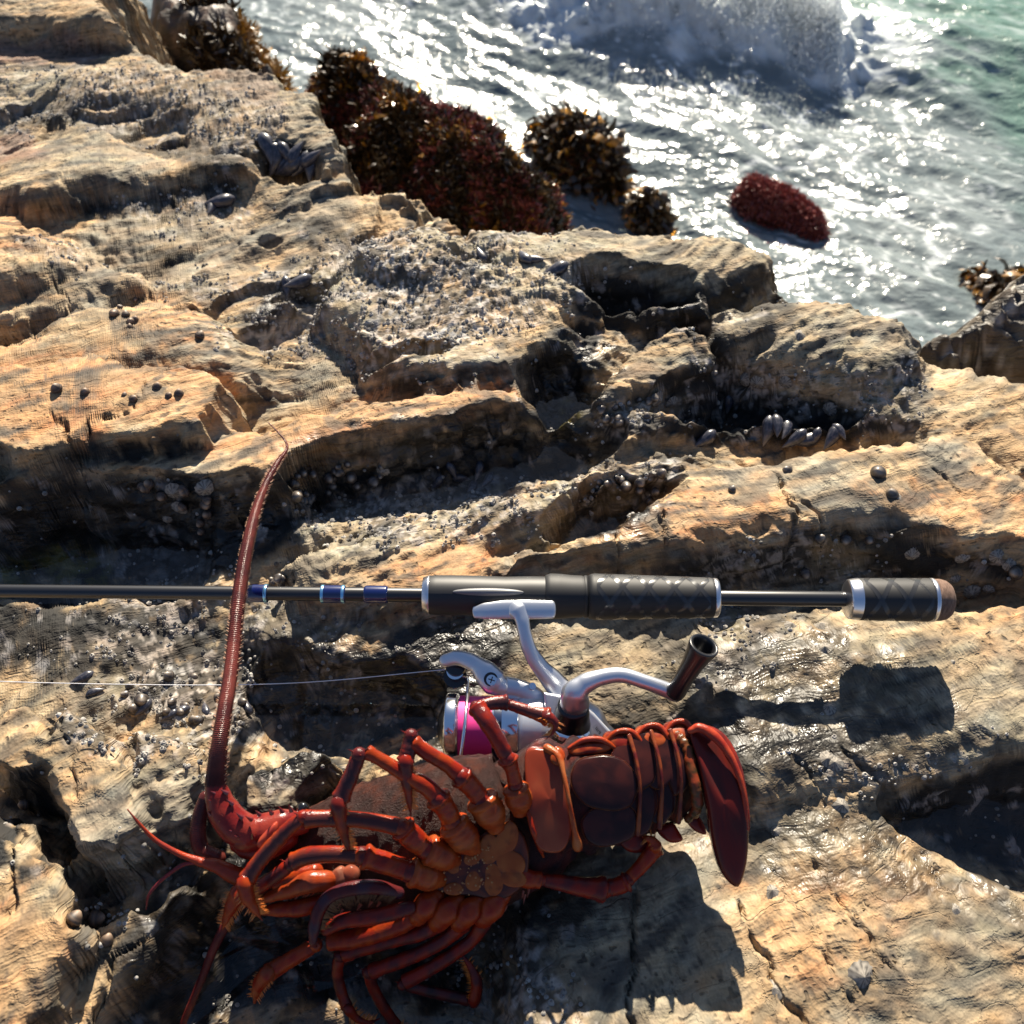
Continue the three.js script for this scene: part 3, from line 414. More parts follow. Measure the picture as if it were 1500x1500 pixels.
// the lip of the breaking swell: a ragged mass of white water
{
  const one = new THREE.IcosahedronGeometry(1, 0), N = 60000, im = new THREE.InstancedMesh(one, std([0.80, 0.83, 0.84], 0.55, { transmission: 0.45, thickness: 0 }), N), M = new THREE.Matrix4(), q = new THREE.Quaternion();
  const lip = [[860, 30, 0.02], [920, 36, 0.06], [985, 44, 0.09], [1050, 54, 0.12], [1110, 62, 0.15], [1160, 74, 0.14], [1192, 82, 0.09], [1206, 88, 0.03]].map(([a, b, h]) => [P(a, b, WATER_Y), h]);
  const curve = new THREE.CatmullRomCurve3(lip.map((l) => l[0]));
  for (let k = 0; k < N; k++) {
    const t = rnd(), c = curve.getPoint(t), i = t * (lip.length - 1), h = lerp(lip[Math.floor(i)][1], lip[Math.min(lip.length - 1, Math.floor(i) + 1)][1], i % 1);
    const clump = clamp(0.5 + 0.45 * n2(t * 14, 3) + 0.35 * n2(t * 40, 8), 0, 1.2), up = Math.pow(rnd(), 1.9) * h * (0.35 + 1.1 * clump), out = (rnd() + rnd() - 1) * 0.17 * (1 + 0.5 * clump) - up * 0.35;
    const s = (0.0007 + 0.0030 * Math.pow(rnd(), 4)) * (1 - 0.6 * up / 0.35), x = c.x + (rnd() - 0.5) * 0.05 + 0.02 * n2(k, 1), z = c.z + out;
    M.compose(V(x, Math.max(seaY(x, z), WATER_Y) - 0.004 + up, z), q.setFromEuler(new THREE.Euler(rnd() * 6, rnd() * 6, 0)), V(s, s * (0.6 + rnd() * 0.6), s)); im.setMatrixAt(k, M);
  }
  im.name = 'sea_spray'; im.castShadow = im.receiveShadow = true; tag(im, 'white spray thrown up where the swell breaks', 'spray', null, 'stuff'); scene.add(im);
}
// ---------------------------------------------------------------- rocks standing in the sea, with their weed
function blade(len, wid, bend, curl, n = 5) { // a flat tapering frond with thickness, root at the origin, growing up y
  const p = [], ix = []; let y = 0, z = 0;
  for (let i = 0; i <= n; i++) { const t = i / n, w = wid * (0.3 + 0.9 * Math.sin(Math.PI * (0.12 + 0.80 * t))) * 0.5, c = curl * wid * 0.6 * Math.sin(t * 7); p.push(-w, y, z + c, w, y, z - c); y += len / n * Math.cos(bend * (t + 0.5 / n)); z += len / n * Math.sin(bend * (t + 0.5 / n)); if (i) { const k = i * 2; ix.push(k - 2, k - 1, k, k - 1, k + 1, k); } }
  const g = new THREE.BufferGeometry(); g.setAttribute('position', new THREE.Float32BufferAttribute(p, 3)); g.setIndex(ix); g.computeVertexNormals(); return g;
}
function tuft(n, len, wid, spread, bend0 = 0, nseg = 3) { const gs = []; for (let k = 0; k < n; k++) { const g = blade(len * (0.5 + rnd() * 0.7), wid * (0.6 + rnd() * 0.8), bend0 + (rnd() - 0.3) * 1.6, rnd() - 0.5, nseg); g.rotateX((rnd() - 0.5) * 1.2 * spread); g.rotateZ((rnd() - 0.5) * 1.2 * spread); g.rotateY(rnd() * 6.28); g.translate((rnd() - 0.5) * wid * 3, 0, (rnd() - 0.5) * wid * 3); gs.push(g); } return mergeGeometries(gs); }
const weedMat = (c, t = 0.35) => std(c, 0.30, { transmission: t, thickness: 0, side: THREE.DoubleSide });
const redTuft = tuft(20, 0.017, 0.0026, 2.2, 0.8), kelpTuft = tuft(8, 0.046, 0.0100, 2.2, 2.6, 6), fineTuft = tuft(14, 0.024, 0.0030, 1.8, 0.6);
const redMat = weedMat([0.30, 0.085, 0.075], 0.3), kelpMat = weedMat([0.52, 0.25, 0.025], 0.6), darkWeedMat = weedMat([0.05, 0.03, 0.012], 0.15), oliveMat = weedMat([0.30, 0.16, 0.03], 0.45);
const seaRockMat = new THREE.MeshStandardMaterial({ vertexColors: true, map: grainMap, bumpMap: grainBump, bumpScale: 0.004, roughness: 0.55 });
// a lump of rock: outline of its top seen in the photograph at height y; it falls to the sea bed all round
function lump(name, label, category, pts, y, o = {}) {
  const pl = plan(pts, y), b = bounds(pl, 0.16), st = o.step ?? 0.009, nx = Math.ceil((b[1] - b[0]) / st), nz = Math.ceil((b[3] - b[2]) / st), p = [], c = [], w = [], ix = [], id = new Int32Array(nx * nz).fill(-1), soft = o.soft ?? 0.10, base = o.base ?? WATER_Y - 0.15;
  const hAt = (x, z) => { const jg = o.jag ?? 1, d = polyDist(pl, x, z) + jg * (0.03 * n2(x * 6, z * 6) + 0.012 * n2(x * 18, z * 18)), e = 1 - clamp((d + (o.spread ?? 0.07)) / soft, 0, 1), t = 1 - e * e; return [lerp(base, y + (o.tilt ?? 0) * (z - b[3]) + (o.bumpy ?? 0.05) * n2(x * 3 + y * 50, z * 3), t) + 0.02 * jg * fbm2(x * 12, z * 12, 4) + (o.rough ?? 0.008) * fbm2(x * 50, z * 50, 3), d]; };
  for (let i = 0; i < nx; i++) for (let j = 0; j < nz; j++) {
    const x = b[0] + i * st, z = b[3] - j * st, [h, d] = hAt(x, z); if (d < -0.12) continue;
    id[i * nz + j] = p.length / 3; p.push(x, h, z); w.push(x / 0.28, (z - h) / 0.28);
    const k = [0.055, 0.042, 0.032]; mixc(k, ...(o.colour ?? [0.16, 0.12, 0.09]), sst(-0.1, 0.4, fbm3(x * 14, h * 14, z * 14, 4) + (o.pale ?? 0))); mixc(k, 0.015, 0.014, 0.012, 0.8 * sst(0.0, 0.3, fbm3(x * 20 + 5, h * 20, z * 20, 4) - (o.pale ?? 0)));
    if (o.crust) mixc(k, 0.38, 0.36, 0.34, o.crust * sst(0.2, 0.36, fbm3(x * 45, h * 45, z * 45, 3)));
    c.push(k[0] * 1.3, k[1] * 1.3, k[2] * 1.3);
  }
  for (let i = 0; i < nx - 1; i++) for (let j = 0; j < nz - 1; j++) { const A = id[i * nz + j], B = id[(i + 1) * nz + j], C = id[(i + 1) * nz + j + 1], D = id[i * nz + j + 1]; if (A >= 0 && B >= 0 && C >= 0 && D >= 0) ix.push(A, B, D, B, C, D); }
  const g = new THREE.BufferGeometry(); g.setAttribute('position', new THREE.Float32BufferAttribute(p, 3)); g.setAttribute('color', new THREE.Float32BufferAttribute(c, 3)); g.setAttribute('uv', new THREE.Float32BufferAttribute(w, 2)); g.setIndex(ix); g.computeVertexNormals();
  const root = thing(name, label, category, o.group); mesh('rock', g, seaRockMat, root);
  const M = new THREE.Matrix4(), q = new THREE.Quaternion(), grow = (nm, lab, geo, mat, n, pick, size, lean = 0.5) => {
    const list = []; let tries = 0;
    while (list.length < n && tries++ < n * 30) { const x = lerp(b[0], b[1], rnd()), z = lerp(b[2], b[3], rnd()), [h, d] = hAt(x, z); if (d < -0.05 || h < WATER_Y - 0.03 || !pick(x, z, d, h)) continue; list.push([x, h - 0.003, z]); }
    const im = new THREE.InstancedMesh(geo, mat, list.length);
    list.forEach(([x, h, z], k) => { const s = size * (0.6 + rnd() * 0.8); M.compose(V(x, h, z), q.setFromEuler(new THREE.Euler((rnd() - 0.3) * lean, rnd() * 6.28, (rnd() - 0.5) * lean)), V(s, s, s)); im.setMatrixAt(k, M); });
    im.name = nm; im.castShadow = im.receiveShadow = true; im.userData.kind = 'stuff'; im.userData.label = lab; root.add(im);
  };
  o.weed?.(grow, pl); return root;
}
lump('sea_rock', 'dark brown rock beyond the tan ledges, weed along its seaward side', 'rock', [[210, -90], [330, -60], [372, -5], [395, 30], [425, 60], [430, 95], [380, 100], [250, 95], [180, 40]], -0.16, { soft: 0.16, colour: [0.15, 0.10, 0.075], pale: 0.05, weed: (grow) => {
  grow('seaweed', 'olive and amber weed fringe', fineTuft, oliveMat, 1500, (x, z, d) => d < 0.05 && x > P(330, 20, -0.2).x, 1.2, 1.2); grow('seaweed', 'dark wet weed', fineTuft, darkWeedMat, 700, (x, z, d) => x > P(300, 20, -0.2).x && n2(x * 8, z * 8) > 0, 1.0, 1.6); } });
lump('weed_rock', 'long rock covered in dark red weed and amber kelp beside the shelf', 'rock', [[425, 95], [480, 84], [540, 90], [600, 106], [660, 140], [720, 165], [780, 200], [830, 240], [865, 290], [850, 330], [700, 330], [560, 300], [480, 240], [440, 150]], -0.40, { soft: 0.22, tilt: -0.10, bumpy: 0.025, colour: [0.05, 0.035, 0.028], pale: -0.2, weed: (grow) => {
  grow('red_seaweed', 'dull red turf weed', redTuft, redMat, 5200, (x, z, d) => n2(x * 7, z * 7) + 0.5 * n2(x * 20, z * 20) > 0.05, 1.0, 1.0); grow('dark_seaweed', 'black wet weed', redTuft, darkWeedMat, 6000, (x, z, d) => true, 1.2, 1.3);
  grow('kelp', 'amber kelp fronds', kelpTuft, kelpMat, 130, (x, z) => n2(x * 9 + 4, z * 9) > 0.2, 0.7, 2.4); grow('amber_seaweed', 'amber weed tufts', fineTuft, kelpMat, 1300, (x, z) => n2(x * 11 + 2, z * 11) > 0.2, 0.9, 1.4); grow('fringe_seaweed', 'amber weed along the crest', fineTuft, kelpMat, 1800, (x, z, d) => d < 0.05 && n2(x * 12, z * 12) > -0.2, 1.0, 1.2); } });
lump('weed_rock', 'kelp covered rock standing in the glitter off the long weedy rock', 'rock', [[775, 150], [800, 140], [850, 145], [900, 165], [925, 205], [915, 235], [860, 245], [800, 225], [775, 190]], -0.66, { soft: 0.12, spread: 0.01, bumpy: 0.02, colour: [0.05, 0.035, 0.028], pale: -0.2, step: 0.008, weed: (grow) => {
  grow('dark_seaweed', 'black wet weed', redTuft, darkWeedMat, 2600, () => true, 1.3, 1.5); grow('kelp', 'amber kelp fronds', kelpTuft, kelpMat, 110, () => true, 0.9, 1.8); grow('dark_kelp', 'dark kelp fronds', kelpTuft, darkWeedMat, 160, () => true, 1.0, 1.8); grow('red_seaweed', 'dull red turf weed', redTuft, redMat, 400, (x, z) => n2(x * 8, z * 8) > 0.1, 1, 1); } });
lump('weed_rock', 'small kelp clump awash just off the shelf edge', 'rock', [[920, 275], [950, 268], [982, 285], [985, 305], [945, 312], [918, 298]], -0.71, { soft: 0.08, spread: 0.01, bumpy: 0.01, jag: 0.4, pale: -0.2, step: 0.008, weed: (grow) => {
  grow('dark_kelp', 'dark kelp fronds', kelpTuft, darkWeedMat, 120, () => true, 0.8, 2.0); grow('kelp', 'amber kelp fronds', kelpTuft, kelpMat, 46, () => true, 0.8, 1.8); grow('dark_seaweed', 'black wet weed', redTuft, darkWeedMat, 700, () => true, 1.2, 1.4); } });
lump('weed_rock', 'narrow rock with brick red turf weed alone in the swirling water', 'rock', [[1076, 256], [1098, 244], [1140, 256], [1182, 280], [1214, 306], [1226, 332], [1196, 334], [1146, 310], [1096, 284]], -0.70, { soft: 0.05, spread: 0.005, bumpy: 0.008, jag: 0.25, pale: -0.2, colour: [0.10, 0.04, 0.035], step: 0.008, weed: (grow) => { grow('red_seaweed', 'brick red turf weed', redTuft, redMat, 3600, () => true, 1.0, 1.1); grow('dark_seaweed', 'dark wet weed', redTuft, darkWeedMat, 500, (x, z, d) => d < 0.02, 1, 1.4); } });
lump('weed_rock', 'amber kelp clump awash beyond the dark barnacled rock', 'rock', [[1418, 385], [1445, 378], [1472, 398], [1470, 425], [1430, 425]], -0.70, { soft: 0.06, spread: 0.0, bumpy: 0.01, jag: 0.3, pale: -0.2, step: 0.008, weed: (grow) => { grow('kelp', 'amber kelp fronds', kelpTuft, kelpMat, 90, () => true, 0.8, 1.8); grow('dark_kelp', 'dark kelp fronds', kelpTuft, darkWeedMat, 90, () => true, 0.8, 1.8); } });
lump('weed_rock', 'kelp hung rock at the water past the barnacled rock', 'rock', [[1480, 360], [1520, 355], [1580, 370], [1580, 420], [1500, 410], [1478, 385]], -0.62, { soft: 0.10, spread: 0.01, bumpy: 0.02, pale: -0.2, step: 0.008, weed: (grow) => { grow('kelp', 'amber kelp fronds', kelpTuft, kelpMat, 60, () => true, 1.0, 1.8); grow('dark_kelp', 'dark kelp fronds', kelpTuft, darkWeedMat, 160, () => true, 1.1, 1.8); } });
lump('barnacled_rock', 'dark pitted rock crusted with barnacles beside the smooth tan ledge', 'rock', [[1352, 440], [1400, 420], [1470, 420], [1560, 435], [1700, 470], [1700, 580], [1500, 560], [1400, 525], [1350, 500]], -0.10, { soft: 0.12, step: 0.005, colour: [0.17, 0.14, 0.10], pale: 0.1, crust: 0.8, rough: 0.018 });
lump('wave_washed_rock', 'black wet rock with the swell pouring white over it', 'rock', [[1040, 66], [1100, 58], [1160, 62], [1200, 84], [1186, 100], [1110, 100], [1046, 90]], -0.69, { soft: 0.16, spread: 0.03, bumpy: 0.02, pale: -0.25, colour: [0.04, 0.035, 0.03] });
lump('wave_washed_rock', 'low rock added to darken the smooth face of the swell', 'rock', [[760, -50], [840, -55], [920, -20], [990, 25], [955, 56], [885, 50], [810, 15]], -0.67, { soft: 0.12, spread: 0.01, bumpy: 0.02, pale: -0.25, colour: [0.04, 0.035, 0.03] });  // added lump standing in for the dark face of the swell
console.log('sea done');
// ---------------------------------------------------------------- fishing rod (axis along its own x), reel and line
const ROD_Y = 0.062;
const rodA = P(0, 865.5, ROD_Y), rodB = P(1393, 879, ROD_Y), rodX = rodB.clone().sub(rodA).normalize();
const sAt = (px) => { const p = P(px, lerp(865.5, 879, px / 1393), ROD_Y); return p.sub(rodA).dot(rodX); };   // metres along the rod for a photograph column
const mpp = (p) => ((p.y - CAM_H) * -SP + p.z * -CP) / F;   // metres per photograph pixel at a point
const E1 = rodX.clone(), Eu = V(0, 1, 0), E2 = P(720, 1066, 0.014).sub(P(720, 872.5, ROD_Y)); E2.addScaledVector(E1, -E2.dot(E1)).normalize(); // from the rod towards the reel's spool
const E3 = E1.clone().cross(E2).normalize(); if (E3.y < 0) E3.negate();
const basis = (a, b, c, o) => new THREE.Matrix4().makeBasis(a, b, c).setPosition(o);
function lathe(prof, seg = 40) { // prof: [x along axis, radius]; surface of revolution about x
  const g = new THREE.LatheGeometry(prof.map(([x, r]) => new THREE.Vector2(Math.max(r, 1e-5), x)), seg); g.rotateZ(-Math.PI / 2); return g;
}
const M_blank = std([0.012, 0.012, 0.014], 0.33, { clearcoat: 0.3, clearcoatRoughness: 0.3 }), M_blue = std([0.003, 0.009, 0.075], 0.22, { clearcoat: 1, clearcoatRoughness: 0.08 }), M_trim = std([0.30, 0.62, 0.85], 0.25, { metalness: 0.9 });
const M_rubber = std([0.011, 0.011, 0.012], 0.60), M_seat = std([0.017, 0.017, 0.018], 0.52), M_gloss = std([0.035, 0.035, 0.036], 0.22), M_silver = std([0.72, 0.72, 0.74], 0.28, { metalness: 1 }), M_alu = std([0.66, 0.67, 0.70], 0.34, { metalness: 0.85, clearcoat: 0.4, clearcoatRoughness: 0.2 }), M_chrome = std([0.80, 0.81, 0.83], 0.14, { metalness: 1 });
const M_greyseat = std([0.16, 0.16, 0.165], 0.4), M_black = std([0.012, 0.012, 0.014], 0.32, { clearcoat: 0.15 }), M_dark = std([0.02, 0.02, 0.022], 0.5), M_pink = std([0.82, 0.045, 0.30], 0.6, { sheen: 0.4 }), M_ivory = std([0.62, 0.63, 0.66], 0.3, { metalness: 0.55, clearcoat: 0.5 });
const corkTexture = (() => { const n = 256, d = new Uint8Array(n * n * 4); for (let j = 0; j < n; j++) for (let i = 0; i < n; i++) { const v = pn(i / 8, j / 8, 32, 32) * 0.6 + pn(i / 3, j / 3, 85, 85) * 0.4, c = 0.4 + 0.6 * v, k = (j * n + i) * 4; d[k] = clamp(88 + 46 * c, 0, 255); d[k + 1] = clamp(68 + 40 * c, 0, 255); d[k + 2] = clamp(57 + 36 * c, 0, 255); d[k + 3] = 255; } return dataTex(d, n, n, true); })();
const M_cork = new THREE.MeshStandardMaterial({ map: corkTexture, bumpMap: corkTexture, bumpScale: 0.0008, roughness: 0.95 });
const rod = thing('fishing_rod', 'black fishing rod with blue bindings and split grip lying across the rock ledges', 'fishing rod');
rod.applyMatrix4(basis(E1, E2, E3, rodA));
const px = (x) => sAt(x), rodPart = (n, prof, m, par = rod, seg) => mesh(n, lathe(prof.map(([x, r]) => [px(x), r / 1000])), m, par);
rodPart('blank', [[-520, 0.1], [-520, 4.4], [0, 5.0], [620, 5.6], [622, 0.1]], M_blank);
rodPart('blank', [[1046, 0.1], [1046, 5.9], [1242, 5.9], [1242, 0.1]], M_blank);
for (const [a, b, trims] of [[364, 392, [390]], [471, 506, [473, 503]], [534, 568, []]]) {
  const w = rodPart('binding', [[a - 1, 5], [a, 6.3], [a + 3, 6.9], [b - 3, 6.9], [b, 6.3], [b + 1, 5]], M_blue);
  for (const t of trims) rodPart('trim_ring', [[t - 2.2, 6.5], [t - 2, 7.15], [t + 2, 7.15], [t + 2.2, 6.5]], M_trim, w);
}
// reel seat: a moulded body, waisted where the fingers go, with its threaded hood
{
  const sec = [[621, 0.8], [622, 12.5], [626, 14.6], [640, 15.2], [665, 15.0], [700, 13.8], [740, 13.2], [775, 13.8], [800, 15.0], [806, 14.6], [806, 0.5]];
  const g = lathe(sec.map(([x, r]) => [px(x), r / 1000]), 56), p = g.attributes.position;
  for (let i = 0; i < p.count; i++) { const x = p.getX(i), y = p.getY(i), z = p.getZ(i), t = sst(px(650), px(700), x) * sst(px(800), px(770), x); p.setXYZ(i, x, y * (1 + 0.10 * t), z * (1 + 0.14 * t * (z > 0 ? 1 : 0))); }
  g.computeVertexNormals(); const seat = mesh('reel_seat', g, M_seat, rod);
  rodPart('front_ring', [[620, 12.2], [620, 13.6], [627, 15.0], [629, 15.3], [630, 14.6]], M_silver, seat);
  const rib = new THREE.SphereGeometry(1, 32, 16); rib.scale((px(768) - px(664)) / 2, 0.0030, 0.0032); const a = -0.10; rib.translate((px(768) + px(664)) / 2, 0.0150 * Math.sin(a), 0.0150 * Math.cos(a)); mesh('finger_ridge', rib, M_greyseat, seat);
}
rodPart('seat_hood', [[798, 14.8], [799, 16.2], [806, 17.4], [820, 17.2], [838, 16.2], [852, 16.0], [853, 15.5], [855, 15.5], [856, 16.2], [860, 16.2], [861, 13]], M_rubber);
const fore = rodPart('fore_grip', [[860, 13], [861, 16.2], [866, 17.3], [870, 17.7], [1040, 15.4], [1044, 15.0], [1047, 13.8], [1048, 8]], M_rubber);
rodPart('end_ring', [[1044, 14.8], [1046, 15.2], [1050, 14.9], [1052, 13.6], [1052, 5.4]], M_silver, fore);
function bands(parent, x0, x1, r0, r1, n, wide, mat) { // smooth criss-cross bands let into the grip
  const L = px(x1) - px(x0), gs = [];
  for (const dir of [1, -1]) for (let k = 0; k < n; k++) {
    const p = [], ix = [], N = 60;
    for (let i = 0; i <= N; i++) { const t = i / N, s = L * t, r = (lerp(r0, r1, t) + 0.12) / 1000, a = dir * (t * n * 0.55 * Math.PI) + k / n * 6.283 + 0.4; for (const e of [-1, 0, 1]) { const aa = a + e * wide, rr = e ? r - 0.00003 : r + 0.00012; p.push(px(x0) + s + e * dir * -0.0, rr * Math.cos(aa), rr * Math.sin(aa)); } if (i) { const b = i * 3; for (const q of [0, 1]) ix.push(b - 3 + q, b - 2 + q, b + q, b - 2 + q, b + 1 + q, b + q); } }
    const g = new THREE.BufferGeometry(); g.setAttribute('position', new THREE.Float32BufferAttribute(p, 3)); g.setIndex(ix); g.computeVertexNormals(); gs.push(g);
  }
  const m = mesh('grip_band', mergeGeometries(gs), mat, parent); m.material.side = THREE.DoubleSide; return m;
}
bands(fore, 872, 1036, 17.7, 15.5, 4, 0.17, M_gloss);
rodPart('butt_collar', [[1237, 5.8], [1238, 8.5], [1240, 13.5], [1243, 15.2], [1256, 16.2], [1258, 15.5]], M_silver);
const butt = rodPart('butt_grip', [[1256, 15.3], [1258, 16.1], [1300, 16.3], [1358, 16.6], [1362, 16.0], [1363, 12]], M_rubber);
bands(butt, 1262, 1356, 16.2, 16.5, 3, 0.22, M_gloss);
rodPart('end_ring', [[1361, 16.0], [1362, 16.7], [1366, 16.7], [1367, 16.0]], M_silver, butt);
rodPart('cork_butt', [[1366, 16.1], [1376, 16.0], [1384, 15.0], [1390, 12.6], [1394, 8.5], [1395.5, 3.5], [1395.8, 0.01]], M_cork);

// reel, in a frame on the spool axis: x along the rod, y away from the rod, z up from the rock
const reelO = P(720, 1066, 0.014), reel = thing('spinning_reel', 'silver spinning reel with a bright pink line spool, clamped under the rod', 'fishing reel');
reel.applyMatrix4(basis(E1, E2, E3, reelO));
const reelInv = reel.matrix.clone().invert(), L3 = (a, b, y) => P(a, b, y).applyMatrix4(reelInv);   // a photograph pixel at world height y, in reel coordinates
const rx = (x) => L3(x, 1066, 0.014).x;
const rl = (n, prof, m, par = reel, seg = 56) => mesh(n, lathe(prof.map(([x, r]) => [rx(x), r / 1000]), seg), m, par);
const spool = rl('spool', [[652, 17], [651, 20], [652, 24.4], [656, 25.4], [667, 25.4], [671, 24.6], [673, 21.5], [720, 21.5], [727, 22.4], [735, 22.6], [737, 24.4], [757, 25.0], [760, 24.2], [762, 12]], M_chrome);
rl('spool_front', [[640, 0.1], [642, 8], [646, 14], [651, 17.5], [653, 18.5]], M_black, spool);
{ // wound line: fine turns of pink braid
  const prof = []; for (let i = 0; i <= 90; i++) { const t = i / 90; prof.push([lerp(673, 721, t), 23.2 + 0.35 * Math.abs(Math.sin(i * Math.PI / 2)) + 0.15 * Math.sin(t * 9)]); }
  prof.unshift([673, 21]); prof.push([721, 21]); rl('wound_line', prof, M_pink, spool);
}
rl('spool_band', [[724, 22.5], [724.5, 22.95], [735, 22.95], [735.5, 22.5]], std([0.01, 0.02, 0.06], 0.3), spool);
rl('rotor', [[758, 20], [760, 24.8], [766, 25.6], [790, 25.8], [806, 23], [815, 15], [816, 1]], M_ivory);
// a sweep through points with radii: [x,y,z,r] in local metres, oval if flat < 1 (flattened along the given axis)
function sweep(pts, o = {}) {
  const c = new THREE.CatmullRomCurve3(pts.map((p) => V(p[0], p[1], p[2])), false, 'centripetal'), n = o.n ?? 40, m = o.m ?? 16, pos = [], uvw = [], ix = [], up = o.up ?? V(0, 0, 1), ends = o.round ?? 3, len = c.getLength();
  const stations = []; for (let k = 0; k < ends; k++) { const a = k / ends * Math.PI / 2; stations.push([0, Math.sin(a) * 0.98 + 0.02, -Math.cos(a)]); } for (let i = 0; i <= n; i++) stations.push([i / n, 1, 0]); for (let k = ends - 1; k >= 0; k--) { const a = k / ends * Math.PI / 2; stations.push([1, Math.sin(a) * 0.98 + 0.02, Math.cos(a)]); }
  for (const [t, k, e] of stations) {
    const wob = o.rough ? 1 + o.rough * n3(t * 23, o.rough * 900, pts[0][0] * 300) : 1, p = c.getPoint(t), d = c.getTangent(t), i = t * (pts.length - 1), f = Math.min(pts.length - 2, Math.floor(i)), r0 = pts[f][3], r1 = pts[f + 1][3], u = i - f, r = lerp(r0, r1, u * u * (3 - 2 * u)) * (o.ring ? o.ring(t) : 1) * wob;
    const s = up.clone().cross(d).normalize(), w = d.clone().cross(s).normalize(); p.addScaledVector(d, e * r * (o.cap ?? 1));
    for (let j = 0; j < m; j++) { const a = j / m * Math.PI * 2, q = p.clone().addScaledVector(s, Math.cos(a) * r * k).addScaledVector(w, Math.sin(a) * r * k * (o.flat ?? 1)); pos.push(q.x, q.y, q.z); uvw.push(t * len / 0.03, j / m * 2); }
  }
  for (let i = 0; i < stations.length - 1; i++) for (let j = 0; j < m; j++) { const a = i * m + j, b = i * m + (j + 1) % m; ix.push(a, b, a + m, b, b + m, a + m); }
  const g = new THREE.BufferGeometry(); g.setAttribute('position', new THREE.Float32BufferAttribute(pos, 3)); g.setAttribute('uv', new THREE.Float32BufferAttribute(uvw, 2)); g.setIndex(ix); g.computeVertexNormals(); return g;
}
const lp = (a, b, y, r) => { const v = L3(a, b, y); return [v.x, v.y, v.z, r / 1000]; };
// foot and stem
{
  const f = sweep([lp(695, 897, 0.0695, 4.5), lp(712, 895, 0.0715, 6.2), lp(740, 893, 0.073, 7.0), lp(770, 893, 0.073, 7.2), lp(795, 893, 0.0725, 7.0), lp(810, 893, 0.072, 6.6)], { flat: 0.34, n: 30, m: 20, cap: 0.35 }); mesh('foot', f, M_alu, reel);
  mesh('stem', sweep([lp(757, 893, 0.073, 7.5), lp(764, 906, 0.071, 5.4), lp(768, 925, 0.066, 5.0), lp(775, 950, 0.058, 5.4), lp(790, 975, 0.049, 6.4), lp(812, 1000, 0.040, 8.5), lp(828, 1022, 0.034, 12)], { flat: 0.62, n: 36, m: 20 }), M_alu, reel);
}
{ // gear housing with its flat silver side plate
  const g = sweep([lp(800, 1060, 0.010, 15), lp(830, 1058, 0.014, 21), lp(856, 1070, 0.012, 21), lp(882, 1085, 0.006, 13)], { flat: 0.7, n: 30, m: 28 }); mesh('gear_housing', g, M_alu, reel);
  const pts = [[800, 1018, 0.040], [842, 1026, 0.042], [868, 1048, 0.038], [892, 1074, 0.030], [895, 1100, 0.020], [850, 1105, 0.026], [805, 1070, 0.036]].map((q) => L3(...q)), sh2 = new THREE.Shape(pts.map((q) => new THREE.Vector2(q.x, q.y)));
  const e = new THREE.ExtrudeGeometry(sh2, { depth: 0.008, bevelEnabled: true, bevelThickness: 0.002, bevelSize: 0.002, bevelSegments: 3 }); const z = L3(850, 1060, 0.036).z; e.translate(0, 0, z - 0.010);
  const plate = mesh('side_plate', e, M_ivory, reel);
  const cv = document.createElement('canvas'); cv.width = 128; cv.height = 64; const x = cv.getContext('2d'); x.fillStyle = '#b9bcc4'; x.fillRect(0, 0, 128, 64); x.fillStyle = '#15181c'; x.font = 'italic bold 58px sans-serif'; x.textAlign = 'center'; x.textBaseline = 'middle'; x.fillText('ma', 64, 30);
  const t = new THREE.CanvasTexture(cv); t.colorSpace = THREE.SRGBColorSpace; const q = new THREE.PlaneGeometry(0.0085, 0.0042); q.rotateZ(0.95); const c = L3(876, 1070, 0.036); q.translate(c.x, c.y, z + 0.0006); mesh('lettering', q, new THREE.MeshStandardMaterial({ map: t, roughness: 0.35, metalness: 0.3 }), plate);
}
{ // the maker's name round the spool band
  const cv = document.createElement('canvas'); cv.width = 256; cv.height = 64; const x = cv.getContext('2d'); x.fillStyle = '#060c1c'; x.fillRect(0, 0, 256, 64); x.fillStyle = '#c9d4e6'; x.font = 'bold 44px sans-serif'; x.textAlign = 'center'; x.textBaseline = 'middle'; x.fillText('LEGA', 128, 34);
  const t = new THREE.CanvasTexture(cv); t.colorSpace = THREE.SRGBColorSpace; const g = new THREE.CylinderGeometry(0.02305, 0.02305, (rx(735) - rx(725)), 24, 1, true, -0.35, 0.70), uvs = g.attributes.uv;
  for (let i = 0; i < uvs.count; i++) { const u = uvs.getX(i), v = uvs.getY(i); uvs.setXY(i, 1 - u, 1 - v); } // letters run round the band
  g.rotateZ(-Math.PI / 2); g.rotateX(-0.10 + Math.PI / 2 * 0); g.translate((rx(725) + rx(735)) / 2, 0, 0); const w = mesh('lettering', g, new THREE.MeshStandardMaterial({ map: t, roughness: 0.3 }), spool); w.rotation.x = 0.0;
}
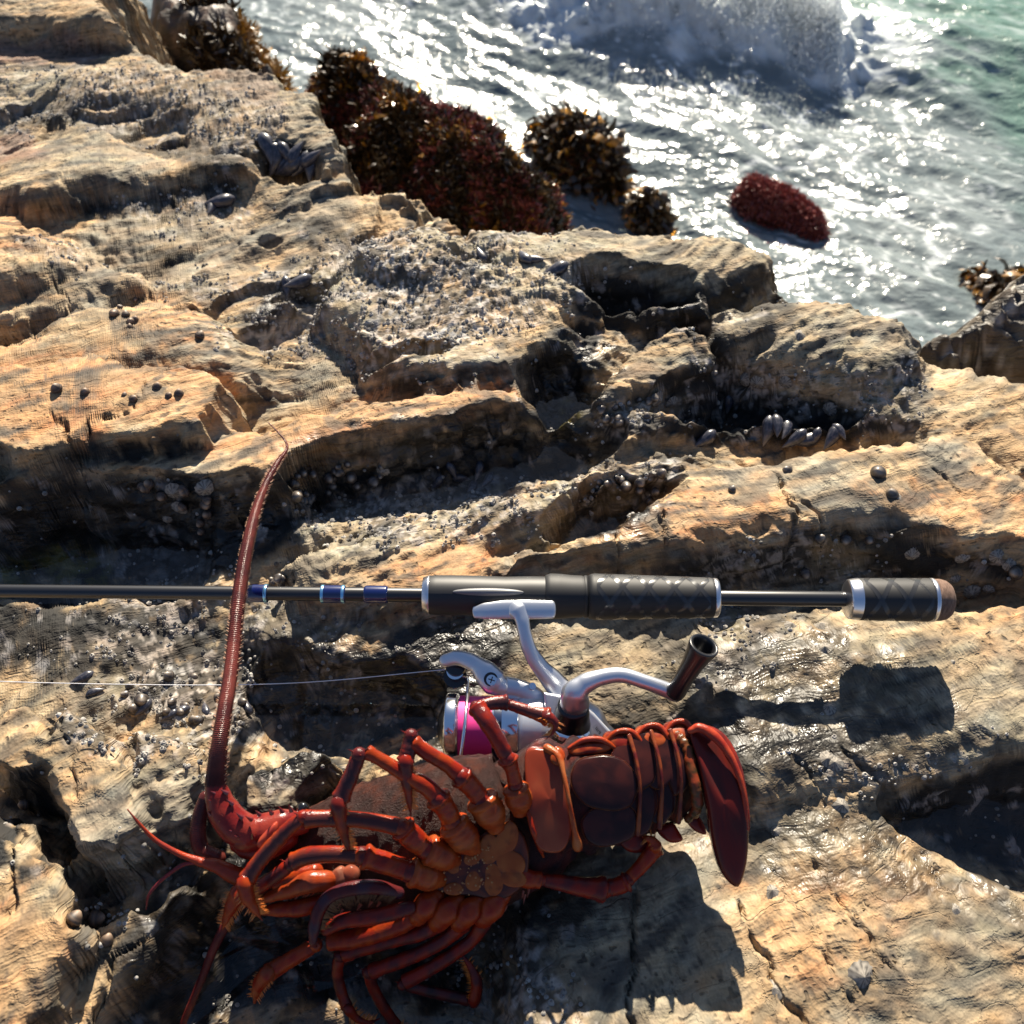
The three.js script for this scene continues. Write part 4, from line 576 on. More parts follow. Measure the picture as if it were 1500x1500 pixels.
// bail: arm with its pivot screw, line roller, wire
{
  const arm = mesh('bail_arm', sweep([lp(652, 968, 0.036, 5.2), lp(672, 964, 0.040, 6.0), lp(695, 972, 0.042, 6.6), lp(712, 986, 0.042, 9.4), lp(724, 999, 0.040, 10.2), lp(733, 1006, 0.038, 8.0)], { flat: 0.55, n: 40, m: 20 }), M_alu, reel);
  const at = (a, b, y, g, nm, m, par) => { const v = L3(a, b, y); g.translate(v.x, v.y, v.z); return mesh(nm, g, m, par); };
  const disc = (r, h, seg = 24) => { const g = new THREE.CylinderGeometry(r, r, h, seg); g.rotateX(Math.PI / 2); return g; };
  at(719, 995, 0.0445, disc(0.0052, 0.0022), 'pivot_recess', M_black, arm); const sc = at(720, 996, 0.0456, disc(0.0038, 0.0022), 'screw', M_chrome, arm);
  for (const r of [0, Math.PI / 2]) { const g = new THREE.BoxGeometry(0.005, 0.0008, 0.0005); g.rotateZ(r + 0.3); at(720, 996, 0.0469, g, 'screw_slot', M_black, sc); }
  mesh('rotor_arm', sweep([lp(735, 1006, 0.036, 8.2), lp(760, 1010, 0.036, 7.6), lp(785, 1024, 0.032, 7.8), lp(798, 1050, 0.024, 8)], { flat: 0.6, n: 26, m: 18 }), M_alu, reel);
  at(780, 1005, 0.0415, disc(0.0026, 0.002), 'screw', M_chrome, arm);
  const roll = (r0, r1, h, a, b, y, nm, m) => { const g = new THREE.CylinderGeometry(r0, r1, h, 24); g.rotateX(Math.PI / 2 + 0.25); at(a, b, y, g, nm, m, arm); };
  roll(0.0074, 0.0080, 0.003, 668, 976, 0.033, 'roller_collar', M_black); roll(0.0066, 0.0056, 0.005, 667, 984, 0.029, 'line_roller', M_chrome); roll(0.0088, 0.0078, 0.004, 667, 992, 0.0245, 'roller_cap', M_black); roll(0.0042, 0.0042, 0.0012, 666, 1001, 0.0225, 'roller_screw', M_silver);
  mesh('bail_wire', sweep([lp(676, 991, 0.026, 1.3), lp(684, 994, 0.030, 1.3), lp(685, 1010, 0.035, 1.3), lp(683, 1040, 0.043, 1.3), lp(680, 1070, 0.044, 1.3), lp(675, 1110, 0.036, 1.3), lp(672, 1140, 0.022, 1.3)], { n: 40, m: 10 }), M_chrome, reel);
}
{ // crank: black boss, curved silver arm, black knob
  mesh('crank_boss', sweep([lp(836, 1062, 0.036, 14.5), lp(838, 1048, 0.047, 12.8), lp(840, 1034, 0.058, 11.2)], { n: 12, m: 28, round: 2, cap: 0.2, up: V(1, 0, 0) }), M_black, reel);
  mesh('boss_ring', sweep([lp(835, 1072, 0.032, 15.8), lp(836, 1064, 0.036, 15.2)], { n: 3, m: 32, round: 2, cap: 0.2, up: V(1, 0, 0) }), M_chrome, reel);
  mesh('crank_arm', sweep([lp(842, 1030, 0.062, 10.6), lp(842, 1016, 0.071, 9.6), lp(856, 1002, 0.076, 7.2), lp(882, 992, 0.078, 5.8), lp(910, 989, 0.078, 5.4), lp(945, 999, 0.076, 5.2), lp(975, 1010, 0.072, 5.6), lp(990, 1016, 0.070, 6.0)], { n: 60, m: 20, flat: 0.85 }), M_alu, reel);
  const k0 = L3(988, 1016, 0.072), k1 = L3(1031, 946, 0.118), d = k1.clone().sub(k0), Lk = d.length(); d.normalize();
  const g = new THREE.LatheGeometry([[0.0005, 0], [0.0066, 0], [0.0072, 0.003], [0.0066, Lk * 0.3], [0.0076, Lk * 0.65], [0.0098, Lk * 0.92], [0.0106, Lk], [0.0100, Lk + 0.0012], [0.0078, Lk + 0.0006], [0.0074, Lk - 0.004], [0.0068, Lk - 0.014], [0.0003, Lk - 0.014]].map((q) => new THREE.Vector2(q[0], q[1])), 32);
  const qn = new THREE.Quaternion().setFromUnitVectors(V(0, 1, 0), d); g.applyQuaternion(qn); g.translate(k0.x, k0.y, k0.z); mesh('crank_knob', g, M_black, reel);
  const b = new THREE.BoxGeometry(0.0145, 0.0005, 0.0012); b.translate(0, Lk - 0.003, 0); b.applyQuaternion(qn); b.translate(k0.x, k0.y, k0.z);
}
{ // the braid running from the roller out along the rod
  const a = P(652, 981, 0.032), b = P(420, 1001, 0.030), c = P(100, 1001, 0.030), d = P(-300, 985, 0.03);
  const g = sweep([[a.x, a.y, a.z, 0.00035], [b.x, b.y, b.z, 0.00035], [c.x, c.y, c.z, 0.00035], [d.x, d.y, d.z, 0.00035]], { n: 40, m: 6, up: V(0, 1, 0) });
  tag(mesh('fishing_line', g, std([0.75, 0.75, 0.78], 0.4)), 'thin pale fishing line running taut from the reel roller', 'fishing line');
}
console.log('tackle done', E2.toArray(), reelO.distanceTo(P(720, 872, ROD_Y)), sAt(1393) - sAt(620));
// ---------------------------------------------------------------- rock lobster, on its back, head towards the rod tip
const lobster = thing('rock_lobster', 'dark red spiny rock lobster lying on its back beside the reel, legs folded', 'lobster');
const shellNoise = (() => { const n = 512, d = new Uint8Array(n * n * 4); for (let j = 0; j < n; j++) for (let i = 0; i < n; i++) { const v = pn(i / 16, j / 16, 32, 32) * 0.5 + pn(i / 6, j / 6, 85, 85) * 0.3 + pn(i / 3, j / 3, 170, 170) * 0.2, k = (j * n + i) * 4; d[k] = d[k + 1] = d[k + 2] = clamp(128 + 100 * v, 0, 255); d[k + 3] = 255; } return dataTex(d, n, n, false); })();
const M_shell = new THREE.MeshPhysicalMaterial({ vertexColors: true, roughness: 0.20, clearcoat: 0.0, ior: 1.5, specularIntensity: 0.45, bumpMap: shellNoise, bumpScale: 0.00016 }), M_carapace = new THREE.MeshPhysicalMaterial({ vertexColors: true, roughness: 0.5, specularIntensity: 0.5, bumpMap: shellNoise, bumpScale: 0.0016 }), M_horn = std([0.62, 0.17, 0.015], 0.4, { clearcoat: 0.3 }), M_membrane = new THREE.MeshPhysicalMaterial({ vertexColors: true, roughness: 0.20, clearcoat: 0.0, specularIntensity: 0.4 });
const LN = V(0, 0.82, 0.57).normalize(), bellyO = P(700, 1230, 0.060);                                              // the way its belly faces
const LP = (a, b, y) => { const r = ray(a, b), t = ((bellyO.y - CAM_H) * LN.y + bellyO.z * LN.z + bellyO.x * LN.x) / (r[0] * LN.x + r[1] * LN.y + r[2] * LN.z); return P(a, b, y + 0.030 * Math.tanh((CAM_H + r[1] * t - 0.060) / 0.030) * sst(930, 1080, b)); }; // a point of the lobster: its height is given over the tilted belly
const pw = (a, b, y, r) => { const v = LP(a, b, y); return [v.x, v.y, v.z, r * mpp(v)]; };
const RED = [0.21, 0.014, 0.005], ORANGE = [0.27, 0.034, 0.006], MAROON = [0.085, 0.012, 0.012], DARK = [0.028, 0.010, 0.012], PALE = [0.32, 0.065, 0.013], BROWN = [0.032, 0.010, 0.007];
function paint(g, f) { const p = g.attributes.position, n = g.attributes.normal, c = new Float32Array(p.count * 3), k = [0, 0, 0]; for (let i = 0; i < p.count; i++) { f(p.getX(i), p.getY(i), p.getZ(i), n.getX(i), n.getY(i), n.getZ(i), k, i / p.count); c[i * 3] = k[0]; c[i * 3 + 1] = k[1]; c[i * 3 + 2] = k[2]; } g.setAttribute('color', new THREE.BufferAttribute(c, 3)); return g; }
// mottled shell: main colour with blotches of a second, streaks of dark
const mottle = (a, b, s = 90, dk = 0.5) => (x, y, z, nx, ny, nz, k) => { k[0] = a[0]; k[1] = a[1]; k[2] = a[2]; mixc(k, ...b, sst(-0.25, 0.35, fbm3(x * s, y * s, z * s, 3))); mixc(k, ...DARK, dk * sst(0.15, 0.4, fbm3(x * s * 1.7 + 5, y * s * 1.7, z * s * 1.7, 3))); };
const spike = (p, d, len, r) => { const g = new THREE.ConeGeometry(r, len, 6); g.translate(0, len / 2, 0); g.applyQuaternion(new THREE.Quaternion().setFromUnitVectors(V(0, 1, 0), d.clone().normalize())); g.translate(p.x, p.y, p.z); return g.toNonIndexed ? g : g; };
const UPZ = V(0.05, 0.9, 0.4).normalize();
// one jointed leg: articles are runs of [px, py, height, radius in px]; each article swells at its joint
function leg(name, articles, tip, o = {}) {
  const gs = [];
  articles.forEach((art, i) => {
    const pts = art.pts.map((q) => pw(q[0], q[1], q[2], q[3] * (art.fat ?? 1.1))), g = sweep(pts, { n: art.n ?? 18, m: 14, up: UPZ, flat: art.flat ?? 0.9, round: 3, cap: 0.3, rough: 0.05, ring: i ? (t) => (0.84 + 0.20 * t * t) * (1 - 0.22 * sst(0.10, 0, t)) * (1 + 0.12 * sst(0.90, 0.96, t)) : (t) => 1 + 0.08 * sst(0.88, 0.96, t) });
    gs.push(paint(g, mottle(art.a ?? RED, art.b ?? ORANGE, 80, art.dk ?? 0.35)));
    if (art.stripe) { // the dark back of the article
      const c = g.attributes.color, w = g.attributes.uv, mid = art.stripe; for (let q = 0; q < c.count; q++) { let a = Math.abs(w.getY(q) / 2 - mid); a = Math.min(a, 1 - a); const f = 0.85 * sst(0.15, 0.06, a + 0.03 * n2(q * 0.11, mid * 7)); if (f > 0) c.setXYZ(q, lerp(c.getX(q), 0.030, f), lerp(c.getY(q), 0.016, f), lerp(c.getZ(q), 0.018, f)); }
    }
    if (i && i === articles.length - 1) for (const e of [-0.6, 0.2, 0.9]) { const z = pts[0], d = V(e, 0.6, 0.5 - Math.abs(e)); gs.push(paint(spike(V(z[0], z[1], z[2]), d, z[3] * 1.7, z[3] * 0.22), mottle(MAROON, RED, 90, 0.2))); }
    if (i) { const a = pts[0], k = new THREE.SphereGeometry(a[3] * 0.9, 14, 10); k.translate(a[0], a[1], a[2]); gs.push(paint(k, mottle(art.a ?? RED, MAROON, 120, 0.3))); }
  });
    const m = mesh(name, mergeGeometries(gs), M_shell, lobster);
  if (tip) { // the last article: a tapering claw with rows of stiff bristles
    const pts = tip.pts.map((q) => pw(q[0], q[1], q[2] + 0.004, q[3] * 1.15)), g = sweep(pts, { n: 16, m: 10, up: UPZ, round: 2 }); mesh('dactyl', paint(g, mottle(tip.a ?? MAROON, RED, 90, 0.2)), M_shell, m);
    const c = new THREE.CatmullRomCurve3(pts.map((q) => V(q[0], q[1], q[2]))), hs = [], side = V(0, 1, 0).cross(c.getTangent(0.5)).normalize(), N = tip.hair ?? 90;
    for (let k = 0; k < N; k++) { const t = 0.05 + 0.8 * rnd(), p = c.getPoint(t), sd = (tip.sides === 1 ? 1 : rnd() < (tip.bias ?? 0.7) ? 1 : -1) * (tip.flip ? -1 : 1), d = side.clone().multiplyScalar(sd).addScaledVector(c.getTangent(t), 0.35 + 0.3 * rnd()).addScaledVector(UPZ, (rnd() - 0.3) * 0.9), r = lerp(pts[0][3], pts[pts.length - 1][3], t); hs.push(spike(p.addScaledVector(side, sd * r * 0.5), d, (0.0034 + 0.0032 * rnd()) * (tip.long ?? 1), 0.00062)); }
    mesh('bristles', mergeGeometries(hs), M_horn, m).userData.kind = 'stuff';
  }
  return m;
}
// body: one skin from the head through the carapace to the tail
{
  const st = [[398, 1262, .030, 22, .014], [425, 1256, .032, 48, .024], [470, 1250, .034, 70, .031], [520, 1246, .034, 90, .036], [565, 1243, .034, 102, .039], [610, 1238, .034, 108, .041], [655, 1229, .034, 112, .042], [700, 1220, .034, 112, .042], [740, 1208, .034, 104, .041], [768, 1196, .034, 94, .038], [776, 1186, .035, 84, .033], [800, 1172, .036, 82, .033], [842, 1166, .036, 80, .033], [890, 1158, .036, 76, .032], [930, 1146, .035, 71, .031], [970, 1136, .034, 66, .029], [1005, 1131, .033, 60, .025], [1028, 1130, .032, 44, .016], [1036, 1130, .032, 20, .008]];
  const cen = new THREE.CatmullRomCurve3(st.map((s) => LP(s[0], s[1], s[2])), false, 'centripetal'), pos = [], ix = [], uvs = [], n = 150, m = 72;
  for (let i = 0; i <= n; i++) {
    const t = i / n, p = cen.getPoint(t), d = cen.getTangent(t), f = Math.min(st.length - 2, Math.floor(t * (st.length - 1))), u = t * (st.length - 1) - f, ax = LN.clone().cross(d).normalize(), nn = d.clone().cross(ax).normalize();
    const hw = lerp(st[f][3], st[f + 1][3], u) * mpp(p), ht = lerp(st[f][4], st[f + 1][4], u), X0 = lerp(st[f][0], st[f + 1][0], u);
    const ring = X0 > 780 ? 0.0028 * Math.sin((X0 - 800) / 42 * 6.283) : 0;
    for (let j = 0; j < m; j++) {
      const a = j / m * Math.PI * 2, c = Math.cos(a), s = Math.sin(a); let w = hw + ring, h = s > 0 ? ht * (X0 < 776 ? 0.62 : 0.78) : ht * 1.1 + ring;   // flatter below than on the back
      const e = Math.sign(c) * Math.pow(Math.abs(c), 0.85) * w, k = Math.sign(s) * Math.pow(Math.abs(s), 0.8) * h, q = p.clone().addScaledVector(ax, e).addScaledVector(nn, k);
      const gran = X0 < 772 ? 0.0013 * Math.max(0, n3(q.x * 300, q.y * 300, q.z * 300)) + 0.001 * n3(q.x * 90, q.y * 90, q.z * 90) : 0.0004 * n3(q.x * 200, q.y * 200, q.z * 200);
      q.addScaledVector(ax, Math.sign(c) * gran * Math.abs(c)).addScaledVector(nn, gran * s); pos.push(q.x, q.y, q.z); uvs.push(t * 22, j / m * 14);
    }
  }
  for (let i = 0; i < n; i++) for (let j = 0; j < m; j++) { const a = i * m + j, b = i * m + (j + 1) % m; ix.push(a, b, a + m, b, b + m, a + m); }
  const g = new THREE.BufferGeometry(); g.setAttribute('position', new THREE.Float32BufferAttribute(pos, 3)); g.setAttribute('uv', new THREE.Float32BufferAttribute(uvs, 2)); g.setIndex(ix); g.computeVertexNormals();
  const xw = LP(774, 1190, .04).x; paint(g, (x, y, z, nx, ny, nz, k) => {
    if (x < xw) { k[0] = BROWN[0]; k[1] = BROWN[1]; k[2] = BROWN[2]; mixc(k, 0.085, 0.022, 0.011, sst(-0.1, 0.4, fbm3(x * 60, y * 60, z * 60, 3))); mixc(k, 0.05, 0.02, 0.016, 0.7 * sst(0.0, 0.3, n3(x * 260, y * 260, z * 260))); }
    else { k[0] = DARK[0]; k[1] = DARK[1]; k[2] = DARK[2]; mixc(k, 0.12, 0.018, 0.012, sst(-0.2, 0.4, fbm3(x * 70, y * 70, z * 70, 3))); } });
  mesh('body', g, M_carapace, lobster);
  const sp = []; for (let k = 0; k < 150; k++) { const t = rnd() * 0.48, i = Math.floor(t * n), j = Math.floor((0.5 + (rnd() < 0.5 ? -0.02 - rnd() * 0.14 : 0.02 + rnd() * 0.2)) * m) % m, o = (i * m + j) * 3, p = V(pos[o], pos[o + 1], pos[o + 2]), c = cen.getPoint(t); sp.push(spike(p, p.clone().sub(c).addScaledVector(V(-1, 0, 0), 0.02), 0.004 + 0.003 * rnd(), 0.0013)); }
  mesh('carapace_spines', mergeGeometries(sp), std([0.26, 0.06, 0.03], 0.45), lobster).userData.kind = 'stuff';
}
// a rounded pad lying on the belly: outline in pixels at height y, domed towards LN
function pad(name, pts, y, bulge, colour, mat, parent = lobster, thick = 0.003) {
  const c = new THREE.CatmullRomCurve3(pts.map(([a, b, h]) => LP(a, b, h ?? y)), true, 'centripetal'), n = 40, m = 9, o = V(0, 0, 0), ring = c.getPoints(n).slice(0, n); ring.forEach((q) => o.add(q)); o.multiplyScalar(1 / n);
  const pos = [], ix = []; for (let i = 0; i <= m; i++) for (let j = 0; j < n; j++) { const t = i / m, q = o.clone().lerp(ring[j], Math.sin(t * Math.PI / 2)); q.addScaledVector(LN, bulge * Math.pow(Math.cos(t * Math.PI / 2), 0.8) - (i === m ? thick : 0)); pos.push(q.x, q.y, q.z); }
  for (let j = 0; j < n; j++) { const q = ring[j].clone().lerp(o, 0.1).addScaledVector(LN, -thick * 2.2); pos.push(q.x, q.y, q.z); }
  for (let i = 0; i <= m; i++) for (let j = 0; j < n; j++) { const a = i * n + j, b = i * n + (j + 1) % n; ix.push(a, a + n, b, b, a + n, b + n); }
  const g = new THREE.BufferGeometry(); g.setAttribute('position', new THREE.Float32BufferAttribute(pos, 3)); g.setIndex(ix); g.computeVertexNormals();
  const v = V(g.attributes.normal.getX(n * 3), g.attributes.normal.getY(n * 3), g.attributes.normal.getZ(n * 3)); if (v.dot(LN) < 0) { const id = g.index.array; for (let q = 0; q < id.length; q += 3) { const t = id[q]; id[q] = id[q + 1]; id[q + 1] = t; } g.computeVertexNormals(); }
  return mesh(name, paint(g, colour), mat ?? M_membrane, parent);
}
const oval = (cx, cy, rx, ry, rot = 0, n = 10) => [...Array(n)].map((_, i) => { const a = i / n * 6.2832, e = 1 + 0.09 * n2(cx + Math.cos(a) * 1.3, cy + Math.sin(a) * 1.3), x = rx * e * Math.cos(a), y = ry * e * Math.sin(a), c = Math.cos(rot), s = Math.sin(rot); return [cx + x * c - y * s, cy + x * s + y * c]; });
const limb = (name, pts, colour, o = {}, mat = M_shell) => mesh(name, paint(sweep(pts.map((q) => pw(...q)), { n: 24, m: 12, up: UPZ, ...o }), colour), mat, o.parent ?? lobster);
// breast plates between the leg bases
for (const [cx, cy, rx, ry, ro] of [[717, 1246, 15, 22, 0.2], [693, 1258, 13, 10, -0.3], [694, 1288, 13, 15, 0], [722, 1288, 14, 23, -0.1], [747, 1264, 22, 17, 0.7], [741, 1232, 14, 26, 0.35], [752, 1286, 18, 12, 0.2], [664, 1302, 13, 9, 0], [662, 1270, 12, 8, 0.5]]) pad('breast_plate', oval(cx, cy, rx * 1.12, ry * 1.12, ro), 0.0635, 0.0014, mottle([0.25, 0.055, 0.012], [0.31, 0.085, 0.02], 60, 0.3), M_membrane);
pad('breast_seam', [[640, 1262], [668, 1252], [690, 1236], [712, 1218], [760, 1215], [775, 1250], [768, 1295], [735, 1318], [690, 1312], [650, 1308], [625, 1290]], 0.061, 0.003, mottle([0.05, 0.018, 0.016], [0.14, 0.03, 0.015], 120, 0.4));
{ const gs = []; for (let k = 0; k < 70; k++) { const g = new THREE.SphereGeometry(0.0004 + 0.0004 * rnd(), 6, 5), p = LP(645 + 70 * rnd() + 10 * rnd(), 1238 + 74 * rnd(), 0.0665); g.translate(p.x, p.y, p.z); gs.push(g); } mesh('tubercles', mergeGeometries(gs), std([0.36, 0.17, 0.06], 0.35), lobster).userData.kind = 'stuff'; }
// ---- legs on the reel side
leg('walking_leg', [{ pts: [[762, 1192, .062, 10], [760, 1172, .066, 19], [755, 1155, .070, 17]], a: ORANGE, b: PALE }, { pts: [[755, 1150, .072, 12], [750, 1128, .078, 11], [744, 1112, .082, 13]], a: RED }, { pts: [[744, 1112, .083, 12.5], [728, 1082, .090, 12.5], [712, 1055, .096, 13], [699, 1037, .098, 12]], a: RED, b: MAROON }, { pts: [[697, 1036, .098, 10], [722, 1030, .097, 10.5], [742, 1029, .096, 10]], a: MAROON, b: RED, stripe: 0.25 }, { pts: [[742, 1031, .096, 8.5], [772, 1041, .093, 9], [802, 1050, .090, 11]], a: RED, stripe: 0.25 }], { pts: [[802, 1050, .090, 8], [813, 1058, .088, 5], [812, 1070, .085, 2.6], [800, 1083, .082, 0.6]], hair: 50, bias: 0.2 });
leg('walking_leg', [{ pts: [[728, 1215, .062, 12], [718, 1192, .066, 22], [706, 1172, .070, 21]], a: ORANGE, b: PALE }, { pts: [[706, 1172, .071, 16], [692, 1154, .076, 15], [676, 1138, .081, 15]], a: RED, b: ORANGE }, { pts: [[676, 1138, .082, 15], [655, 1120, .086, 12], [628, 1104, .090, 11], [606, 1088, .093, 10]], a: RED, b: ORANGE }, { pts: [[602, 1078, .094, 11], [599, 1096, .092, 12], [594, 1114, .090, 11]], a: MAROON, b: RED, dk: 0.6, stripe: 0.25 }], { pts: [[594, 1116, .090, 10], [596, 1140, .085, 9], [599, 1168, .080, 5], [602, 1196, .075, 0.8]], hair: 110, bias: 0.75 });
leg('walking_leg', [{ pts: [[698, 1248, .062, 10], [680, 1228, .067, 22], [664, 1208, .071, 21]], a: ORANGE, b: PALE }, { pts: [[662, 1204, .072, 17], [655, 1188, .077, 16], [642, 1170, .081, 16]], a: ORANGE, b: RED }, { pts: [[642, 1170, .082, 16], [625, 1153, .086, 14], [592, 1134, .090, 11], [560, 1114, .093, 9.5], [538, 1102, .095, 9]], a: RED, b: ORANGE }, { pts: [[526, 1106, .096, 12], [514, 1136, .093, 12], [500, 1168, .090, 11.5]], a: MAROON, b: RED, dk: 0.3, stripe: 0.25 }], { pts: [[495, 1178, .089, 11], [500, 1205, .084, 9], [507, 1232, .079, 5], [514, 1254, .075, 0.8]], hair: 120, bias: 0.75 });
leg('walking_leg', [{ pts: [[672, 1262, .060, 10], [650, 1254, .066, 20], [628, 1245, .070, 20]], a: ORANGE, b: PALE }, { pts: [[624, 1243, .071, 17], [605, 1228, .076, 18], [590, 1213, .080, 16]], a: RED, b: ORANGE }, { pts: [[590, 1213, .081, 15], [560, 1206, .083, 13], [515, 1200, .086, 12], [475, 1199, .088, 12], [448, 1200, .089, 11]], a: ORANGE, b: RED, dk: 0.25, stripe: 0.25 }, { pts: [[444, 1197, .090, 11], [425, 1212, .090, 11.5], [404, 1234, .088, 12], [378, 1264, .085, 11.5], [362, 1288, .083, 11]], n: 30, a: RED, b: ORANGE, dk: 0.2, stripe: 0.25 }], { pts: [[358, 1294, .082, 11], [362, 1312, .079, 10], [372, 1330, .075, 6], [384, 1348, .071, 0.8]], hair: 150, bias: 0.8, long: 1.15, a: ORANGE });
leg('front_leg', [{ pts: [[650, 1290, .060, 10], [628, 1284, .066, 19], [604, 1278, .070, 19]], a: ORANGE, b: PALE }, { pts: [[600, 1276, .071, 17], [570, 1266, .074, 16], [535, 1255, .077, 15]], a: RED, b: ORANGE }, { pts: [[530, 1254, .078, 14.5], [490, 1251, .078, 13], [450, 1254, .076, 13], [430, 1262, .074, 11]], a: ORANGE, b: RED, stripe: 0.25 }, { pts: [[426, 1266, .073, 11], [405, 1282, .070, 11], [380, 1298, .066, 11], [352, 1306, .063, 11]], a: MAROON, b: RED }], { pts: [[350, 1308, .063, 12], [341, 1325, .060, 10], [332, 1345, .056, 6], [326, 1362, .053, 0.8]], hair: 150, bias: 0.5, long: 1.1, a: ORANGE });
// ---- mouth parts and the bristly maxillipeds
limb('maxilliped', [[584, 1308, .062, 9], [552, 1300, .068, 11], [515, 1302, .070, 11], [484, 1313, .071, 10], [468, 1332, .070, 9.5], [460, 1358, .066, 9], [458, 1380, .062, 6]], mottle(MAROON, [0.045, 0.02, 0.03], 70, 0.5), { n: 40, flat: 0.8 });
limb('maxilliped', [[600, 1330, .062, 11], [570, 1338, .064, 12], [535, 1345, .064, 12], [500, 1350, .062, 11], [478, 1362, .060, 9]], mottle(RED, MAROON, 70, 0.5), { n: 30, flat: 0.8 });
{ const hs = [], c = new THREE.CatmullRomCurve3([[584, 1312, .064], [552, 1308, .069], [515, 1311, .071], [488, 1322, .072], [476, 1340, .070], [470, 1362, .066]].map((q) => LP(...q))), tow = LP(525, 1345, 0.064); for (let k = 0; k < 170; k++) { const p = c.getPoint(rnd()), d = tow.clone().sub(p).normalize().add(V((rnd() - 0.5) * 0.7, 0.25 + 0.4 * rnd(), (rnd() - 0.5) * 0.5 + 0.3)); hs.push(spike(p, d, 0.004 + 0.005 * rnd(), 0.00045)); } mesh('maxilliped_bristles', mergeGeometries(hs), std([0.17, 0.06, 0.012], 0.5), lobster).userData.kind = 'stuff'; }
limb('palp', [[478, 1290, .062, 15], [452, 1292, .064, 17], [425, 1302, .062, 14], [400, 1312, .058, 9], [384, 1318, .055, 6]], mottle([0.26, 0.045, 0.015], ORANGE, 90, 0.4));
limb('palp', [[470, 1322, .056, 12], [440, 1330, .057, 13], [412, 1332, .055, 11], [386, 1334, .052, 7]], mottle(RED, ORANGE, 90, 0.3));
limb('palp', [[462, 1276, .060, 12], [430, 1284, .062, 12], [405, 1296, .060, 8]], mottle(ORANGE, RED, 90, 0.4));
pad('mandible', [[478, 1292], [488, 1276], [500, 1270], [512, 1284], [500, 1300], [484, 1306]], 0.060, 0.003, mottle([0.18, 0.045, 0.025], [0.32, 0.13, 0.08], 90, 0.3));
pad('mandible', [[500, 1276], [514, 1268], [526, 1276], [524, 1292], [508, 1298]], 0.060, 0.003, mottle([0.20, 0.06, 0.035], [0.26, 0.06, 0.03], 90, 0.3));
// ---- legs on the near side, reaching down into the wet gap
const base = (cx, cy) => limb('leg_base', [[cx + 14, cy - 16, .056, 13], [cx, cy, .058, 19], [cx - 14, cy + 16, .054, 16]], mottle(ORANGE, RED, 80, 0.2));
base(626, 1325); base(656, 1334); base(688, 1334); base(722, 1328);
leg('walking_leg', [{ pts: [[612, 1336, .052, 15], [586, 1352, .050, 15], [550, 1366, .046, 14], [515, 1376, .042, 13], [482, 1380, .040, 11]], a: RED, b: ORANGE, n: 26 }, { pts: [[462, 1384, .040, 11], [440, 1397, .038, 12], [415, 1412, .034, 12], [394, 1425, .030, 11]], a: ORANGE, b: RED }], { pts: [[392, 1426, .030, 11], [382, 1438, .026, 10], [376, 1452, .022, 7], [373, 1468, .018, 2]], hair: 70, bias: 0.5, a: [0.24, 0.05, 0.015] });
leg('walking_leg', [{ pts: [[645, 1350, .050, 13], [620, 1366, .046, 10], [580, 1376, .040, 10], [540, 1387, .034, 10], [504, 1398, .028, 10]], a: RED, b: MAROON, n: 26 }, { pts: [[498, 1400, .027, 10], [494, 1422, .020, 9], [498, 1446, .012, 8], [508, 1475, .004, 7]], a: MAROON, b: RED }], { pts: [[510, 1478, .003, 7], [522, 1492, -.002, 5], [540, 1498, -.006, 3], [556, 1492, -.01, 0.8]], hair: 60 });
leg('walking_leg', [{ pts: [[678, 1352, .048, 13], [655, 1374, .042, 9.5], [620, 1394, .035, 9.5], [580, 1410, .028, 10], [544, 1423, .022, 10]], a: RED, b: MAROON, n: 26 }, { pts: [[540, 1424, .021, 10], [546, 1446, .012, 9], [560, 1472, .002, 8], [580, 1502, -.010, 7]], a: MAROON, b: RED }], { pts: [[582, 1506, -.011, 6], [595, 1514, -.016, 4], [612, 1508, -.018, 0.8]], hair: 40 });
leg('walking_leg', [{ pts: [[708, 1350, .046, 12], [694, 1374, .040, 9], [664, 1398, .033, 9], [628, 1420, .026, 9.5], [594, 1438, .020, 10]], a: RED, b: MAROON, n: 26 }, { pts: [[590, 1442, .018, 9], [620, 1450, .012, 9], [655, 1458, .006, 9], [686, 1464, .002, 8]], a: MAROON, b: DARK }], { pts: [[694, 1466, .002, 9], [698, 1440, .010, 8], [690, 1418, .016, 5], [673, 1394, .022, 0.8]], hair: 70, bias: 0.8 });
leg('walking_leg', [{ pts: [[758, 1280, .058, 14], [772, 1287, .058, 13], [790, 1289, .056, 11]], a: RED, b: ORANGE }, { pts: [[792, 1289, .056, 10], [820, 1293, .053, 12], [850, 1299, .050, 14], [884, 1303, .047, 15]], a: RED, b: MAROON }, { pts: [[886, 1302, .047, 14], [905, 1298, .047, 13], [918, 1292, .048, 12]], a: RED, b: MAROON }, { pts: [[920, 1288, .048, 11], [938, 1270, .049, 11], [954, 1250, .049, 12], [960, 1242, .049, 12]], a: RED, b: ORANGE }], { pts: [[960, 1240, .049, 9], [956, 1232, .050, 6], [948, 1228, .050, 4], [942, 1226, .049, 1.5]], hair: 16, a: ORANGE });
